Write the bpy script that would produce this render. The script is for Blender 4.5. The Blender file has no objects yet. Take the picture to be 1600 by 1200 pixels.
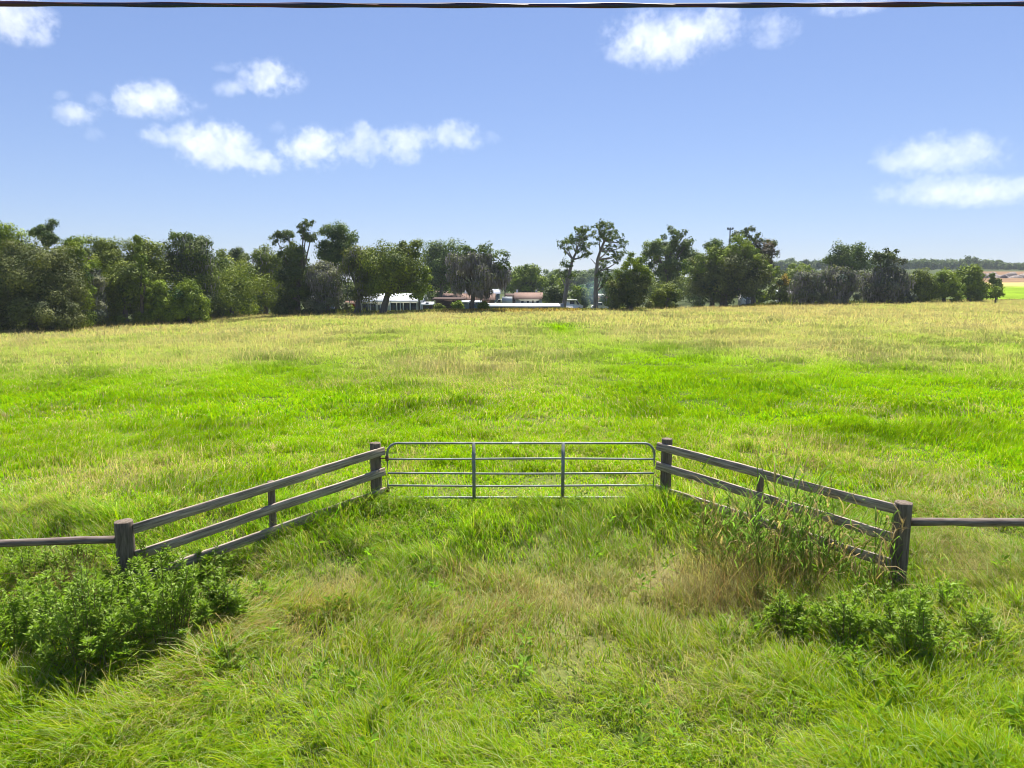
import bpy, math
import numpy as np
from mathutils import Vector, Matrix

SC = bpy.context.scene
COL = SC.collection
R = math.radians

# ------------------------------------------------------------------ camera, sky, sun, exposure
H = 4.04                      # eye height over the ground at the gate
PITCH = R(8.2)
F = 1110.0                    # focal length in pixels of the 1600 px wide photograph
SUN_EL, SUN_AZ = 62.0, 14.0   # azimuth measured from the view direction (+Y) towards +X
cam_d = bpy.data.cameras.new("camera")
cam_d.sensor_width = 36.0
cam_d.lens = 36.0 * F / 1600.0
cam_d.clip_start = 0.05
cam_d.clip_end = 20000.0
cam = bpy.data.objects.new("camera", cam_d)
cam.location = (0, 0, H)
cam.rotation_euler = (R(90) - PITCH, 0, 0)
COL.objects.link(cam)
SC.camera = cam

world = bpy.data.worlds.new("World")
SC.world = world
world.use_nodes = True
wn, wl = world.node_tree.nodes, world.node_tree.links
wn.clear()
sky = wn.new("ShaderNodeTexSky")
sky.sky_type = 'NISHITA'
sky.sun_disc = False
sky.sun_elevation = R(SUN_EL)
sky.sun_rotation = R(SUN_AZ)
sky.altitude = 50
sky.air_density = 1.0
sky.dust_density = 0.2
sky.ozone_density = 2.2
bg = wn.new("ShaderNodeBackground")
bg.inputs["Strength"].default_value = 0.064
tint = wn.new("ShaderNodeMix"); tint.data_type = 'RGBA'; tint.blend_type = 'MULTIPLY'; tint.inputs[0].default_value = 1.0
tint.inputs[7].default_value = (0.72, 0.715, 0.92, 1)      # the photograph's cool white balance
wo = wn.new("ShaderNodeOutputWorld")
wl.new(sky.outputs[0], tint.inputs[6])
gam = wn.new("ShaderNodeGamma"); gam.inputs["Gamma"].default_value = 0.72      # a softer, more even summer sky
wb = wn.new("ShaderNodeMix"); wb.data_type = 'RGBA'; wb.blend_type = 'MULTIPLY'; wb.inputs[0].default_value = 1.0
wb.inputs[7].default_value = (1.23, 1.37, 1.53, 1)
wl.new(tint.outputs[2], gam.inputs["Color"]); wl.new(gam.outputs[0], wb.inputs[6]); wl.new(wb.outputs[2], bg.inputs["Color"])
wl.new(bg.outputs[0], wo.inputs["Surface"])

sun_d = bpy.data.lights.new("sun", 'SUN')
sun_d.energy = 5.0
sun_d.angle = R(0.53)
sun_d.color = (1.0, 0.95, 0.86)
sun = bpy.data.objects.new("sun", sun_d)
sd = Vector((math.sin(R(SUN_AZ)) * math.cos(R(SUN_EL)), math.cos(R(SUN_AZ)) * math.cos(R(SUN_EL)), math.sin(R(SUN_EL))))
sun.rotation_euler = (-sd).to_track_quat('-Z', 'Y').to_euler()
sun.location = (0, 0, 60)
COL.objects.link(sun)

SC.view_settings.view_transform = 'Standard'
SC.view_settings.look = 'None'
SC.view_settings.exposure = 1.28
SC.view_settings.gamma = 1.0
SC.render.engine = 'CYCLES'
SC.cycles.max_bounces = 8
SC.cycles.diffuse_bounces = 3
SC.cycles.transmission_bounces = 4
SC.cycles.volume_bounces = 10
SC.cycles.use_adaptive_sampling = True
SC.cycles.adaptive_threshold = 0.02
SC.cycles.filter_width = 1.0
SC.cycles.use_denoising = True
SC.cycles.denoiser = 'OPENIMAGEDENOISE'
SC.cycles.denoising_input_passes = 'RGB_ALBEDO_NORMAL'
SC.cycles.denoising_prefilter = 'ACCURATE'

# ------------------------------------------------------------------ small maths helpers
rng = np.random.default_rng(7)
CP, SP = math.cos(PITCH), math.sin(PITCH)


def sstep(a, b, x):
    t = np.clip((np.asarray(x, float) - a) / (b - a), 0, 1)
    return t * t * (3 - 2 * t)


def _hash(ix, iy, seed):
    h = (ix.astype(np.int64) * 374761393 + iy.astype(np.int64) * 668265263 + seed * 2147483647) & 0xFFFFFFFF
    h = ((h ^ (h >> 13)) * 1274126177) & 0xFFFFFFFF
    h = h ^ (h >> 16)
    return (h & 0xFFFF) / 65535.0


def vnoise(x, y, seed=0):
    x = np.asarray(x, float); y = np.asarray(y, float)
    x0 = np.floor(x); y0 = np.floor(y)
    fx = x - x0; fy = y - y0
    fx = fx * fx * (3 - 2 * fx); fy = fy * fy * (3 - 2 * fy)
    a = _hash(x0, y0, seed); b = _hash(x0 + 1, y0, seed)
    c = _hash(x0, y0 + 1, seed); d = _hash(x0 + 1, y0 + 1, seed)
    return (a * (1 - fx) + b * fx) * (1 - fy) + (c * (1 - fx) + d * fx) * fy


def fbm(x, y, seed=0, octv=4):
    s = 0; a = 0.5; t = 0
    for k in range(octv):
        s = s + a * vnoise(x, y, seed + k * 17); t += a
        x = np.asarray(x) * 2.03 + 11.3; y = np.asarray(y) * 2.03 - 7.1; a *= 0.5
    return s / t


def hgt(x, y):
    """ground height"""
    x = np.asarray(x, float); y = np.asarray(y, float)
    z = -(0.50 - 0.02 * np.clip(x, -12, 12)) * sstep(12.5, 9.7, y) - 0.28 * sstep(9.5, 4.5, y)
    near = 1 - sstep(35, 60, y)
    z = z + near * 0.09 * (fbm(x * 0.45, y * 0.45, 3, 3) - 0.5)
    z = z + 0.26 * (1 - sstep(10.5, 12.0, y)) * (fbm(x * 0.85, y * 1.0, 13, 3) - 0.5)
    z = z + 0.5 * sstep(20, 60, y) * (fbm(x * 0.05, y * 0.05, 9, 2) - 0.5) * (1 - sstep(85, 100, y))
    z = z - 1.2 * sstep(20, 75, y) * sstep(-5, -45, x)
    az = x / np.maximum(y, 1.0)
    rgt = sstep(0.22, 0.45, az)
    z = z - (1.2 * sstep(104, 122, y) + 1.3 * sstep(122, 190, y)) * (1 - rgt)
    z = z + rgt * np.interp(y, [0, 140, 165, 235, 430, 640, 3000], [0, 0.2, -0.6, 3.4, 9.5, 15.0, 15.0])
    return z


def at(px, py, Y):
    """the point seen at a photograph pixel that lies Y metres ahead"""
    u = (px - 800) / F; v = (py - 600) / F
    t = Y / (CP - v * SP)
    return Vector((u * t, Y, H - t * (SP + v * CP)))


def ground_hit(px, py):
    u = (px - 800) / F; v = (py - 600) / F
    Y = np.exp(np.linspace(math.log(3.5), math.log(900), 4000))
    t = Y / (CP - v * SP)
    zz = H - t * (SP + v * CP)
    g = hgt(u * t, Y)
    k = np.argmax(zz < g) if np.any(zz < g) else len(Y) - 1
    return Vector((u * t[k], Y[k], g[k]))


# ------------------------------------------------------------------ mesh helpers
class MB:
    """collects verts / faces, then links ONE mesh object"""
    def __init__(s):
        s.v = []; s.f = {3: [], 4: []}; s.c = []; s.n = 0; s.ng = []

    def add(s, v, faces, col=None):
        v = np.asarray(v, float).reshape(-1, 3)
        for f in faces:
            f = np.asarray(f, int)
            if f.size == 0: continue
            if f.ndim == 1: f = f[None]
            if f.shape[1] in (3, 4): s.f[f.shape[1]].append(f + s.n)
            else: s.ng.extend([[int(i) + s.n for i in r] for r in f])
        s.v.append(v)
        if col is None: col = (1, 1, 1)
        c = np.asarray(col, float)
        if c.ndim == 1: c = np.tile(c, (len(v), 1))
        s.c.append(c)
        s.n += len(v)
        return s

    def box(s, x0, x1, y0, y1, z0, z1, col=None):
        v = [(x0, y0, z0), (x1, y0, z0), (x1, y1, z0), (x0, y1, z0), (x0, y0, z1), (x1, y0, z1), (x1, y1, z1), (x0, y1, z1)]
        return s.add(v, [[(0, 3, 2, 1), (4, 5, 6, 7), (0, 1, 5, 4), (1, 2, 6, 5), (2, 3, 7, 6), (3, 0, 4, 7)]], col)

    def tube(s, pts, rad, sides=7, col=None, cap=True, wob=0.0, closed=False):
        pts = np.asarray(pts, float); n = len(pts)
        rad = np.broadcast_to(np.asarray(rad, float), (n,))
        tan = np.gradient(pts, axis=0) if not closed else np.roll(pts, -1, 0) - np.roll(pts, 1, 0)
        tan /= np.linalg.norm(tan, axis=1)[:, None] + 1e-9
        ref = np.array((0, 0, 1.0)) if abs(tan[:, 2]).mean() < 0.8 else np.array((0, 1.0, 0))
        a = np.cross(tan, ref); a /= np.linalg.norm(a, axis=1)[:, None] + 1e-9
        b = np.cross(tan, a)
        th = np.linspace(0, 2 * math.pi, sides, endpoint=False)
        rr = rad[:, None] * (1 + wob * rng.standard_normal((n, sides)))
        v = pts[:, None, :] + rr[:, :, None] * (np.cos(th)[None, :, None] * a[:, None, :] + np.sin(th)[None, :, None] * b[:, None, :])
        q = []
        m = n if closed else n - 1
        for i in range(m):
            j = (i + 1) % n
            for k in range(sides):
                l = (k + 1) % sides
                q.append((i * sides + k, i * sides + l, j * sides + l, j * sides + k))
        fs = [q]
        if cap and not closed:
            fs.append([list(range(sides))[::-1]]); fs.append([[(n - 1) * sides + k for k in range(sides)]])
        return s.add(v.reshape(-1, 3), fs, col)

    def build(s, name, mat, parent=None, smooth=False, loc=None):
        v = np.concatenate(s.v).astype(np.float32); c = np.concatenate(s.c).astype(np.float32)
        tri = np.concatenate(s.f[3]) if s.f[3] else np.zeros((0, 3), int)
        quad = np.concatenate(s.f[4]) if s.f[4] else np.zeros((0, 4), int)
        ngl = [len(f) for f in s.ng]
        loops = np.concatenate([tri.ravel(), quad.ravel()] + [np.asarray(f, int) for f in s.ng]).astype(np.int32)
        tot = np.concatenate([np.full(len(tri), 3), np.full(len(quad), 4), np.asarray(ngl, int)]).astype(np.int32)
        st = np.concatenate([[0], np.cumsum(tot)[:-1]]).astype(np.int32)
        me = bpy.data.meshes.new(name)
        me.vertices.add(len(v)); me.vertices.foreach_set("co", v.ravel())
        me.loops.add(len(loops)); me.loops.foreach_set("vertex_index", loops)
        me.polygons.add(len(tot)); me.polygons.foreach_set("loop_start", st); me.polygons.foreach_set("loop_total", tot)
        if smooth: me.polygons.foreach_set("use_smooth", np.ones(len(tot), bool))
        at_ = me.attributes.new("Col", 'FLOAT_COLOR', 'POINT')
        cc = np.ones((len(v), 4), np.float32); cc[:, :3] = c
        at_.data.foreach_set("color", cc.ravel())
        me.update(calc_edges=True)
        me.materials.append(mat)
        o = bpy.data.objects.new(name, me)
        COL.objects.link(o)
        if parent: o.parent = parent
        if loc is not None: o.location = loc
        return o


def tag(o, label=None, cat=None, group=None, kind=None):
    if label: o["label"] = label
    if cat: o["category"] = cat
    if group: o["group"] = group
    if kind: o["kind"] = kind
    return o


def empty(name, loc, label, cat, group=None, rotz=0.0):
    o = bpy.data.objects.new(name, None)
    o.empty_display_size = 0.3
    o.location = loc; o.rotation_euler = (0, 0, rotz)
    COL.objects.link(o)
    return tag(o, label, cat, group)


# ------------------------------------------------------------------ materials
def new_mat(name):
    m = bpy.data.materials.new(name); m.use_nodes = True
    n = m.node_tree.nodes; n.clear()
    out = n.new("ShaderNodeOutputMaterial")
    return m, n, m.node_tree.links, out


def leaf_mat(name, trans=0.4, rough=0.55, spec=0.25, tmul=(1.15, 1.25, 0.6)):
    m, n, l, out = new_mat(name)
    a = n.new("ShaderNodeAttribute"); a.attribute_name = "Col"
    p = n.new("ShaderNodeBsdfPrincipled")
    p.inputs["Roughness"].default_value = rough
    p.inputs["Specular IOR Level"].default_value = spec
    t = n.new("ShaderNodeBsdfTranslucent")
    mu = n.new("ShaderNodeMix"); mu.data_type = 'RGBA'; mu.blend_type = 'MULTIPLY'; mu.inputs[0].default_value = 1.0
    mu.inputs[7].default_value = (*tmul, 1)
    mx = n.new("ShaderNodeMixShader"); mx.inputs[0].default_value = trans
    l.new(a.outputs["Color"], p.inputs["Base Color"])
    l.new(a.outputs["Color"], mu.inputs[6]); l.new(mu.outputs[2], t.inputs["Color"])
    l.new(p.outputs[0], mx.inputs[1]); l.new(t.outputs[0], mx.inputs[2])
    l.new(mx.outputs[0], out.inputs["Surface"])
    return m


def plain_mat(name, col, col2=None, scale=3.0, rough=0.7, metal=0.0, stretch=(1, 1, 1), bump=0.0, spec=0.3, detail=6, lo=0.35, hi=0.65, coord="Object", c3=None):
    m, n, l, out = new_mat(name)
    p = n.new("ShaderNodeBsdfPrincipled")
    p.inputs["Roughness"].default_value = rough; p.inputs["Metallic"].default_value = metal
    p.inputs["Specular IOR Level"].default_value = spec
    l.new(p.outputs[0], out.inputs["Surface"])
    if col2 is None: col2 = tuple(c * 0.75 for c in col)
    tc = n.new("ShaderNodeTexCoord"); mp = n.new("ShaderNodeMapping"); mp.inputs["Scale"].default_value = stretch
    nz = n.new("ShaderNodeTexNoise"); nz.inputs["Scale"].default_value = scale; nz.inputs["Detail"].default_value = detail
    nz.inputs["Roughness"].default_value = 0.62
    rp = n.new("ShaderNodeValToRGB")
    rp.color_ramp.elements[0].position = lo; rp.color_ramp.elements[1].position = hi
    rp.color_ramp.elements[0].color = (*col, 1); rp.color_ramp.elements[1].color = (*col2, 1)
    if c3:
        e = rp.color_ramp.elements.new(min(hi + 0.12, 0.98)); e.color = (*c3, 1)
    l.new(tc.outputs[coord], mp.inputs[0]); l.new(mp.outputs[0], nz.inputs["Vector"])
    l.new(nz.outputs[0], rp.inputs[0]); l.new(rp.outputs[0], p.inputs["Base Color"])
    if bump:
        b = n.new("ShaderNodeBump"); b.inputs["Strength"].default_value = bump; b.inputs["Distance"].default_value = 0.01
        l.new(nz.outputs[0], b.inputs["Height"]); l.new(b.outputs[0], p.inputs["Normal"])
    return m


M_GRASS = leaf_mat("grass_blade", 0.52, 0.6, 0.0, (1.08, 1.18, 0.62))
M_VERGE = leaf_mat("verge_blade", 0.54, 0.5, 0.06, (1.10, 1.25, 0.35))
M_LEAF = leaf_mat("tree_leaf", 0.20, 0.6, 0.12, (1.25, 1.3, 0.45))
M_SHRUB = leaf_mat("shrub_leaf", 0.42, 0.5, 0.25, (1.1, 1.3, 0.45))
M_MOSS = leaf_mat("hanging_moss", 0.25, 0.9, 0.05, (1, 1, 1))
M_BARK = plain_mat("bark", (0.075, 0.06, 0.05), (0.16, 0.14, 0.12), 3.0, 0.9, stretch=(1, 1, 0.25), bump=0.4)
M_PINEBARK = plain_mat("pine_bark", (0.15, 0.12, 0.10), (0.28, 0.25, 0.22), 3.0, 0.9, stretch=(1, 1, 0.25), bump=0.4)
M_BOARD = plain_mat("weathered_board", (0.165, 0.13, 0.10), (0.41, 0.345, 0.285), 2.6, 0.85, stretch=(0.9, 9, 15), bump=0.8, spec=0.1, lo=0.36, hi=0.62, c3=(0.56, 0.48, 0.40))
M_POST = plain_mat("weathered_post", (0.085, 0.066, 0.05), (0.22, 0.178, 0.142), 3.0, 0.9, stretch=(11, 11, 0.9), bump=0.7, spec=0.12, lo=0.34, hi=0.68, c3=(0.22, 0.20, 0.17))
M_POLE = plain_mat("weathered_pole", (0.11, 0.082, 0.07), (0.26, 0.215, 0.185), 3.0, 0.88, stretch=(1.1, 13, 13), bump=0.6, spec=0.15, lo=0.35, hi=0.7, c3=(0.30, 0.28, 0.26))
M_GATE = plain_mat("galvanised_tube", (0.25, 0.27, 0.26), (0.15, 0.165, 0.15), 6.0, 0.55, 0.2, bump=0.05, spec=0.4)
M_RUST = plain_mat("rusty_iron", (0.10, 0.06, 0.04), (0.20, 0.12, 0.07), 30.0, 0.8, 0.3)
M_STICKER = plain_mat("pale_sticker", (0.75, 0.74, 0.68), (0.60, 0.58, 0.5), 20.0, 0.6)
M_CABLE = plain_mat("dark_cable", (0.025, 0.035, 0.10), (0.075, 0.03, 0.055), 0.7, 0.6, stretch=(1, 3, 3), lo=0.42, hi=0.6)
M_CABLE2 = plain_mat("reddish_cable", (0.16, 0.035, 0.035), (0.03, 0.028, 0.07), 0.9, 0.5, lo=0.42, hi=0.58)

# ------------------------------------------------------------------ where the pasture is dry, and its far edge
EDGE = [(-400, 530), (-150, 524), (0, 518), (130, 511), (300, 504), (400, 494), (540, 491), (700, 488), (960, 485.5), (1100, 482), (1300, 476.5), (1450, 473), (1600, 470.5), (1800, 468), (2100, 466)]
_e = [ground_hit(*p) for p in EDGE]
EDGE_AZ = np.array([v.x / v.y for v in _e]); EDGE_Y = np.array([v.y for v in _e])


def edge_y(x, y):
    return np.interp(np.asarray(x) / np.maximum(y, 1), EDGE_AZ, EDGE_Y)


PATCH = []  # (x, y, rx, ry, amount)
for px, py, wpx, hpx, amt in [
    (180, 745, 260, 70, 0.42), (60, 800, 160, 60, 0.30), (330, 800, 160, 50, 0.10), (1250, 700, 300, 70, 0.30), (1480, 760, 260, 90, 0.36), (1330, 640, 240, 40, 0.22),
    (1540, 640, 160, 60, 0.2), (530, 935, 100, 70, 0.50), (700, 905, 180, 50, 0.25), (860, 950, 400, 80, 0.42), (1000, 905, 220, 70, 0.28),
    (640, 985, 240, 50, 0.26), (1120, 920, 160, 120, 0.55), (1520, 900, 200, 120, 0.35), (760, 1010, 300, 40, 0.12), (430, 1000, 200, 40, 0.2), (640, 730, 60, 60, 0.25),
    (520, 600, 120, 16, 0.35), (700, 572, 260, 20, 0.25), (60, 590, 160, 16, 0.2), (300, 1120, 200, 60, 0.10),
    (880, 513, 90, 26, -0.40), (780, 540, 160, 18, -0.25), (320, 555, 130, 20, -0.2), (1500, 540, 300, 24, -0.18), (1050, 565, 300, 30, -0.25),
]:
    p = ground_hit(px, py); a = ground_hit(px, py - hpx / 2); b = ground_hit(px, py + hpx / 2)
    PATCH.append((p.x, p.y, wpx / F * p.y / 2, max(0.4, (a.y - b.y) / 2), amt))


def dryness(x, y):
    x = np.asarray(x, float); y = np.asarray(y, float)
    w = fbm(x * 0.12, y * 0.07, 21, 4) - 0.5
    d = np.interp(y + 10 * w, [4, 8, 9.5, 12, 14, 20, 25, 29, 36, 50, 90, 140], [0.10, 0.10, 0.24, 0.20, 0.14, 0.08, 0.08, 0.20, 0.38, 0.48, 0.54, 0.50])
    d = d + 0.55 * w + 0.30 * (fbm(x * 0.8, y * 0.5, 33, 3) - 0.5)
    for (cx, cy, rx, ry, amt) in PATCH:
        d = d + amt * np.exp(-(((x - cx) / rx) ** 2 + ((y - cy) / ry) ** 2) * 1.2)
    d = d + 0.12 * sstep(4, 40, x) * sstep(12, 20, y)
    return np.clip(d, 0, 1)


G_LUSH = np.array((0.215, 0.360, 0.003)); G_COOL = np.array((0.268, 0.375, 0.006)); STRAW = np.array((0.50, 0.425, 0.25)); GOLD = np.array((0.46, 0.37, 0.13)); BROWN = np.array((0.22, 0.13, 0.07))


def lerp(a, b, t):
    return a + (b - a) * np.asarray(t)[..., None]


# ------------------------------------------------------------------ ground sheet
def graded(a, b, n, c, s):
    """n values from a to b, dense around c"""
    u = np.linspace(np.arcsinh((a - c) / s), np.arcsinh((b - c) / s), n)
    return np.sinh(u) * s + c


gx = graded(-2600, 2600, 330, 0, 9.0); gy = graded(-120, 6000, 420, 9, 9.0)
GX, GY = np.meshgrid(gx, gy)
gz = hgt(GX, GY)
nx, ny = len(gx), len(gy)
idx = np.arange(nx * ny).reshape(ny, nx)
quads = np.stack([idx[:-1, :-1], idx[:-1, 1:], idx[1:, 1:], idx[1:, :-1]], -1).reshape(-1, 4)
dr = dryness(GX, GY)
gc = lerp(np.array((0.085, 0.125, 0.020)), np.array((0.20, 0.17, 0.075)), np.clip(dr * 1.1, 0, 1))
ey = edge_y(GX, GY)
out_f = sstep(0, 6, GY - ey)
lawn = np.array((0.16, 0.30, 0.02)); scrub = np.array((0.055, 0.07, 0.025)); earth = np.array((0.19, 0.12, 0.072)); fieldg = np.array((0.16, 0.25, 0.008))
az = GX / np.maximum(GY, 1)
oc = np.zeros_like(gc) + scrub
lw = sstep(-0.24, -0.21, az) * (1 - sstep(-0.125, -0.115, az)) * (1 - sstep(112, 122, GY))
oc = lerp(oc, lawn, lw)
rg = sstep(0.60, 0.66, az)
oc = lerp(oc, fieldg, rg * (1 - sstep(225, 250, GY)))
oc = lerp(oc, earth, rg * sstep(225, 250, GY) * (1 - sstep(440, 520, GY)))
oc = lerp(oc, np.array((0.40, 0.33, 0.12)), rg * sstep(215, 228, GY) * (1 - sstep(238, 256, GY)))
gc = lerp(gc, oc, out_f)

m, n, l, out = new_mat("meadow_ground")
a = n.new("ShaderNodeAttribute"); a.attribute_name = "Col"
p = n.new("ShaderNodeBsdfPrincipled"); p.inputs["Roughness"].default_value = 0.95; p.inputs["Specular IOR Level"].default_value = 0.05
tc = n.new("ShaderNodeTexCoord")
n1 = n.new("ShaderNodeTexNoise"); n1.inputs["Scale"].default_value = 1.7; n1.inputs["Detail"].default_value = 10; n1.inputs["Roughness"].default_value = 0.75
n2 = n.new("ShaderNodeTexNoise"); n2.inputs["Scale"].default_value = 0.12; n2.inputs["Detail"].default_value = 6
ad = n.new("ShaderNodeMath"); ad.operation = 'ADD'
mr = n.new("ShaderNodeMapRange"); mr.inputs[1].default_value = 0.65; mr.inputs[2].default_value = 1.35; mr.inputs[3].default_value = 0.55; mr.inputs[4].default_value = 1.4
vm = n.new("ShaderNodeVectorMath"); vm.operation = 'SCALE'
l.new(tc.outputs["Object"], n1.inputs["Vector"]); l.new(tc.outputs["Object"], n2.inputs["Vector"])
l.new(n1.outputs[0], ad.inputs[0]); l.new(n2.outputs[0], ad.inputs[1]); l.new(ad.outputs[0], mr.inputs[0])
l.new(a.outputs["Color"], vm.inputs[0]); l.new(mr.outputs[0], vm.inputs["Scale"]); l.new(vm.outputs[0], p.inputs["Base Color"])
bm_ = n.new("ShaderNodeBump"); bm_.inputs["Strength"].default_value = 0.6; bm_.inputs["Distance"].default_value = 0.08
l.new(n1.outputs[0], bm_.inputs["Height"]); l.new(bm_.outputs[0], p.inputs["Normal"])
l.new(p.outputs[0], out.inputs["Surface"])
M_GROUND = m
ground = MB().add(np.stack([GX, GY, gz], -1).reshape(-1, 3), [quads], gc.reshape(-1, 3)).build("ground", M_GROUND, smooth=True)
tag(ground, "gently sloping grassy ground from the verge to the horizon", "ground", kind="structure")


# ------------------------------------------------------------------ grass
def blades(mb, x, y, z, L, W, phi, th0, th1, col, seg=2, tipcol=None):
    """curved tapering blades; L length, W base width, phi lean direction, th0 start tilt, th1 extra bend"""
    n_ = len(x)
    if n_ == 0: return
    d = np.stack([np.cos(phi), np.sin(phi)], -1)
    pw = phi + math.pi / 2 + rng.normal(0, 0.5, n_)
    w = np.stack([np.cos(pw), np.sin(pw), np.zeros(n_)], -1)
    pts = [np.stack([x, y, z], -1)]
    for k in range(seg):
        th = th0 + th1 * (k / max(1, seg - 1))
        s_ = np.sin(th) * L / seg; c_ = np.cos(th) * L / seg
        pts.append(pts[-1] + np.stack([d[:, 0] * s_, d[:, 1] * s_, c_], -1))
    vs = []
    wd = [1.0, 0.9, 0.62] if seg == 3 else [1.0, 0.75]
    for k in range(seg):
        hw = (W * wd[k] * 0.5)[:, None] * w
        vs += [pts[k] - hw, pts[k] + hw]
    vs.append(pts[seg])
    V = np.stack(vs, 1); m_ = 2 * seg + 1
    base = (np.arange(n_) * m_)[:, None]
    qs = [base + np.array([2 * k, 2 * k + 1, 2 * k + 3, 2 * k + 2])[None] for k in range(seg - 1)]
    ts = base + np.array([2 * seg - 2, 2 * seg - 1, 2 * seg])[None]
    C = np.repeat(col, m_, 0)
    if tipcol is not None:
        C = C.reshape(n_, m_, 3).copy(); C[:, -1] = tipcol; C[:, -3:-1] = 0.5 * (C[:, -3:-1] + tipcol[:, None]); C = C.reshape(-1, 3)
    mb.add(V.reshape(-1, 3), [np.concatenate(qs), ts] if qs else [ts], C)


def sample_band(y0, y1, dens, half=0.80, pad=1.0):
    area = half * (y1 * y1 - y0 * y0) + 2 * pad * (y1 - y0)
    n_ = int(area * dens)
    y = np.sqrt(rng.random(n_) * (y1 * y1 - y0 * y0) + y0 * y0)
    x = (rng.random(n_) * 2 - 1) * (half * y + pad)
    return x, y


C_BUSH = np.array((0.190, 0.275, 0.034)); C_BUSH2 = np.array((0.190, 0.275, 0.030))
gl_, gr2 = "leafy shrubs below the left fence", "leafy weeds below the right fence"
SHR = [
    ("dense dark leafy shrub at the lower left, its shaded base reaching the grass", 135, 1050, 190, 185, C_BUSH, 60, 75, gl_),
    ("broad leafy shrub in the middle of the left thicket", 262, 1012, 170, 170, C_BUSH, 60, 75, gl_),
    ("leafy shrub at the right end of the left thicket, beside the open grass", 345, 985, 120, 110, C_BUSH * 0.9, 40, 60, gl_),
    ("leafy shrub cut by the left edge of the photo", 25, 1035, 150, 150, C_BUSH, 45, 70, gl_),
    ("light green leafy shrub hiding the foot of the left fence's big post", 240, 930, 130, 105, C_BUSH2, 42, 60, gl_),
    ("low leafy shrub under the left pole rail near the photo's edge", 45, 925, 150, 80, C_BUSH2, 40, 60, gl_),
    ("bright leafy shrub under the board fence, right of the big left post", 325, 920, 110, 70, C_BUSH2, 35, 50, gl_),
    ("thin shrub poking above the left pole rail", 118, 905, 90, 95, C_BUSH2, 20, 30, gl_),
    ("small pale weed at the right tip of the left thicket", 418, 945, 80, 50, C_BUSH2 * 1.1, 20, 30, gl_),
    ("leafy shrub right in front of the left fence's big post, covering its foot", 200, 968, 150, 115, C_BUSH, 48, 66, gl_),
    ("leafy shrub between the big left post and the photo's edge, behind the darkest shrub", 95, 985, 150, 110, C_BUSH, 46, 62, gl_),
    ("low sprawling weeds in the grass before the dark lower left shrub", 90, 1085, 210, 45, C_BUSH2 * 0.9, 30, 26, gl_),
    ("low weeds trailing into the grass right of the broad shrub", 345, 1045, 150, 45, C_BUSH2 * 0.9, 24, 26, gl_),
    ("leafy weed patch left of the others below the canes", 1225, 990, 110, 85, C_BUSH2, 30, 50, gr2),
    ("straggly weed between the canes and the open grass, lowest of the leafy weeds", 1150, 1000, 120, 50, C_BUSH2, 22, 30, gr2),
    ("sprawling leafy weed in the grass below the dark based shrub", 1370, 1050, 190, 60, C_BUSH2, 34, 36, gr2),
    ("leafy weed in the middle below the right board fence", 1320, 1005, 130, 110, C_BUSH2, 40, 60, gr2),
    ("dark based leafy shrub below and right of the big right post", 1425, 1025, 150, 130, C_BUSH, 45, 70, gr2),
    ("leafy weed at the foot of the big right post, on its left side", 1375, 965, 110, 75, C_BUSH2 * 1.1, 35, 50, gr2),
    ("bright leafy weed right of the big right post", 1475, 970, 110, 85, C_BUSH2 * 1.2, 30, 50, gr2),
    ("low shrub at the right end of the weeds", 1520, 1015, 90, 80, C_BUSH, 30, 45, gr2),
    ("small leafy weed among the dead brown stems", 1195, 945, 60, 55, C_BUSH, 20, 35, gr2),
    ("small weed by the right edge of the photo", 1590, 1010, 60, 50, C_BUSH2, 18, 30, gr2),
]
SHRUB_AT = []
for q_ in SHR:
    g = ground_hit(q_[1], q_[2]); SHRUB_AT.append((g.x, g.y, q_[3] / F * g.y / 2))


def grass_colour(x, y, dr, n_):
    cool = np.clip(1 - sstep(8.0, 11.5, y) + 0.7 * (fbm(x * 0.5, y * 0.4, 51, 3) - 0.5), 0, 1)
    g = lerp(G_LUSH, G_COOL, cool * 0.85)
    g = g * (0.75 + 0.5 * rng.random((n_, 1)))
    g = g * (1 + 0.22 * rng.standard_normal((n_, 1)) * np.array([[1.0, 0.2, 0.5]]))
    isdry = rng.random(n_) < np.clip(dr * 1.15 - 0.04, 0.02, 0.92)
    s = lerp(STRAW, GOLD, np.clip(rng.random(n_) * 0.9 + 0.5 * (fbm(x * 0.3, y * 0.3, 61, 2) - 0.5), 0, 1) * (1 - 0.6 * sstep(20, 40, y)))
    s = s * (0.7 + 0.5 * rng.random((n_, 1)))
    c = np.where(isdry[:, None], s, g)
    c = lerp(c, np.broadcast_to(np.array((0.27, 0.29, 0.05)), c.shape), 0.35 * np.clip(dr, 0, 1))
    far = 0.88 * sstep(22, 42, y)[:, None]
    avg = lerp(G_LUSH, 0.93 * STRAW, np.clip(dr * 1.15, 0, 0.92))
    c = c + (avg - c) * far
    darkw = sstep(0.60, 0.72, fbm(x * 0.22, y * 0.55, 131, 4)) * sstep(11, 14, y) * (1 - sstep(50, 80, y))
    c = c * (1 - 0.24 * darkw * (rng.random(n_) < 0.75))[:, None]
    rust = (rng.random(n_) < 0.28 * sstep(0.55, 0.75, fbm(x * 0.55, y * 0.6, 141, 3)) * sstep(0.18, 0.45, dr)) & (y < 12.6)
    c[rust] = lerp(GOLD, np.array((0.34, 0.22, 0.09)), rng.random(int(rust.sum()))) * (0.7 + 0.5 * rng.random((int(rust.sum()), 1)))
    pale = (rng.random(n_) < 0.10) & (y < 14)  # blade highlights put into the colour of scattered paler blades
    c[pale] = np.array((0.38, 0.46, 0.20)) * (0.7 + 0.5 * rng.random((int(pale.sum()), 1)))
    return np.clip(c, 0.005, 0.9), isdry


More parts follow.
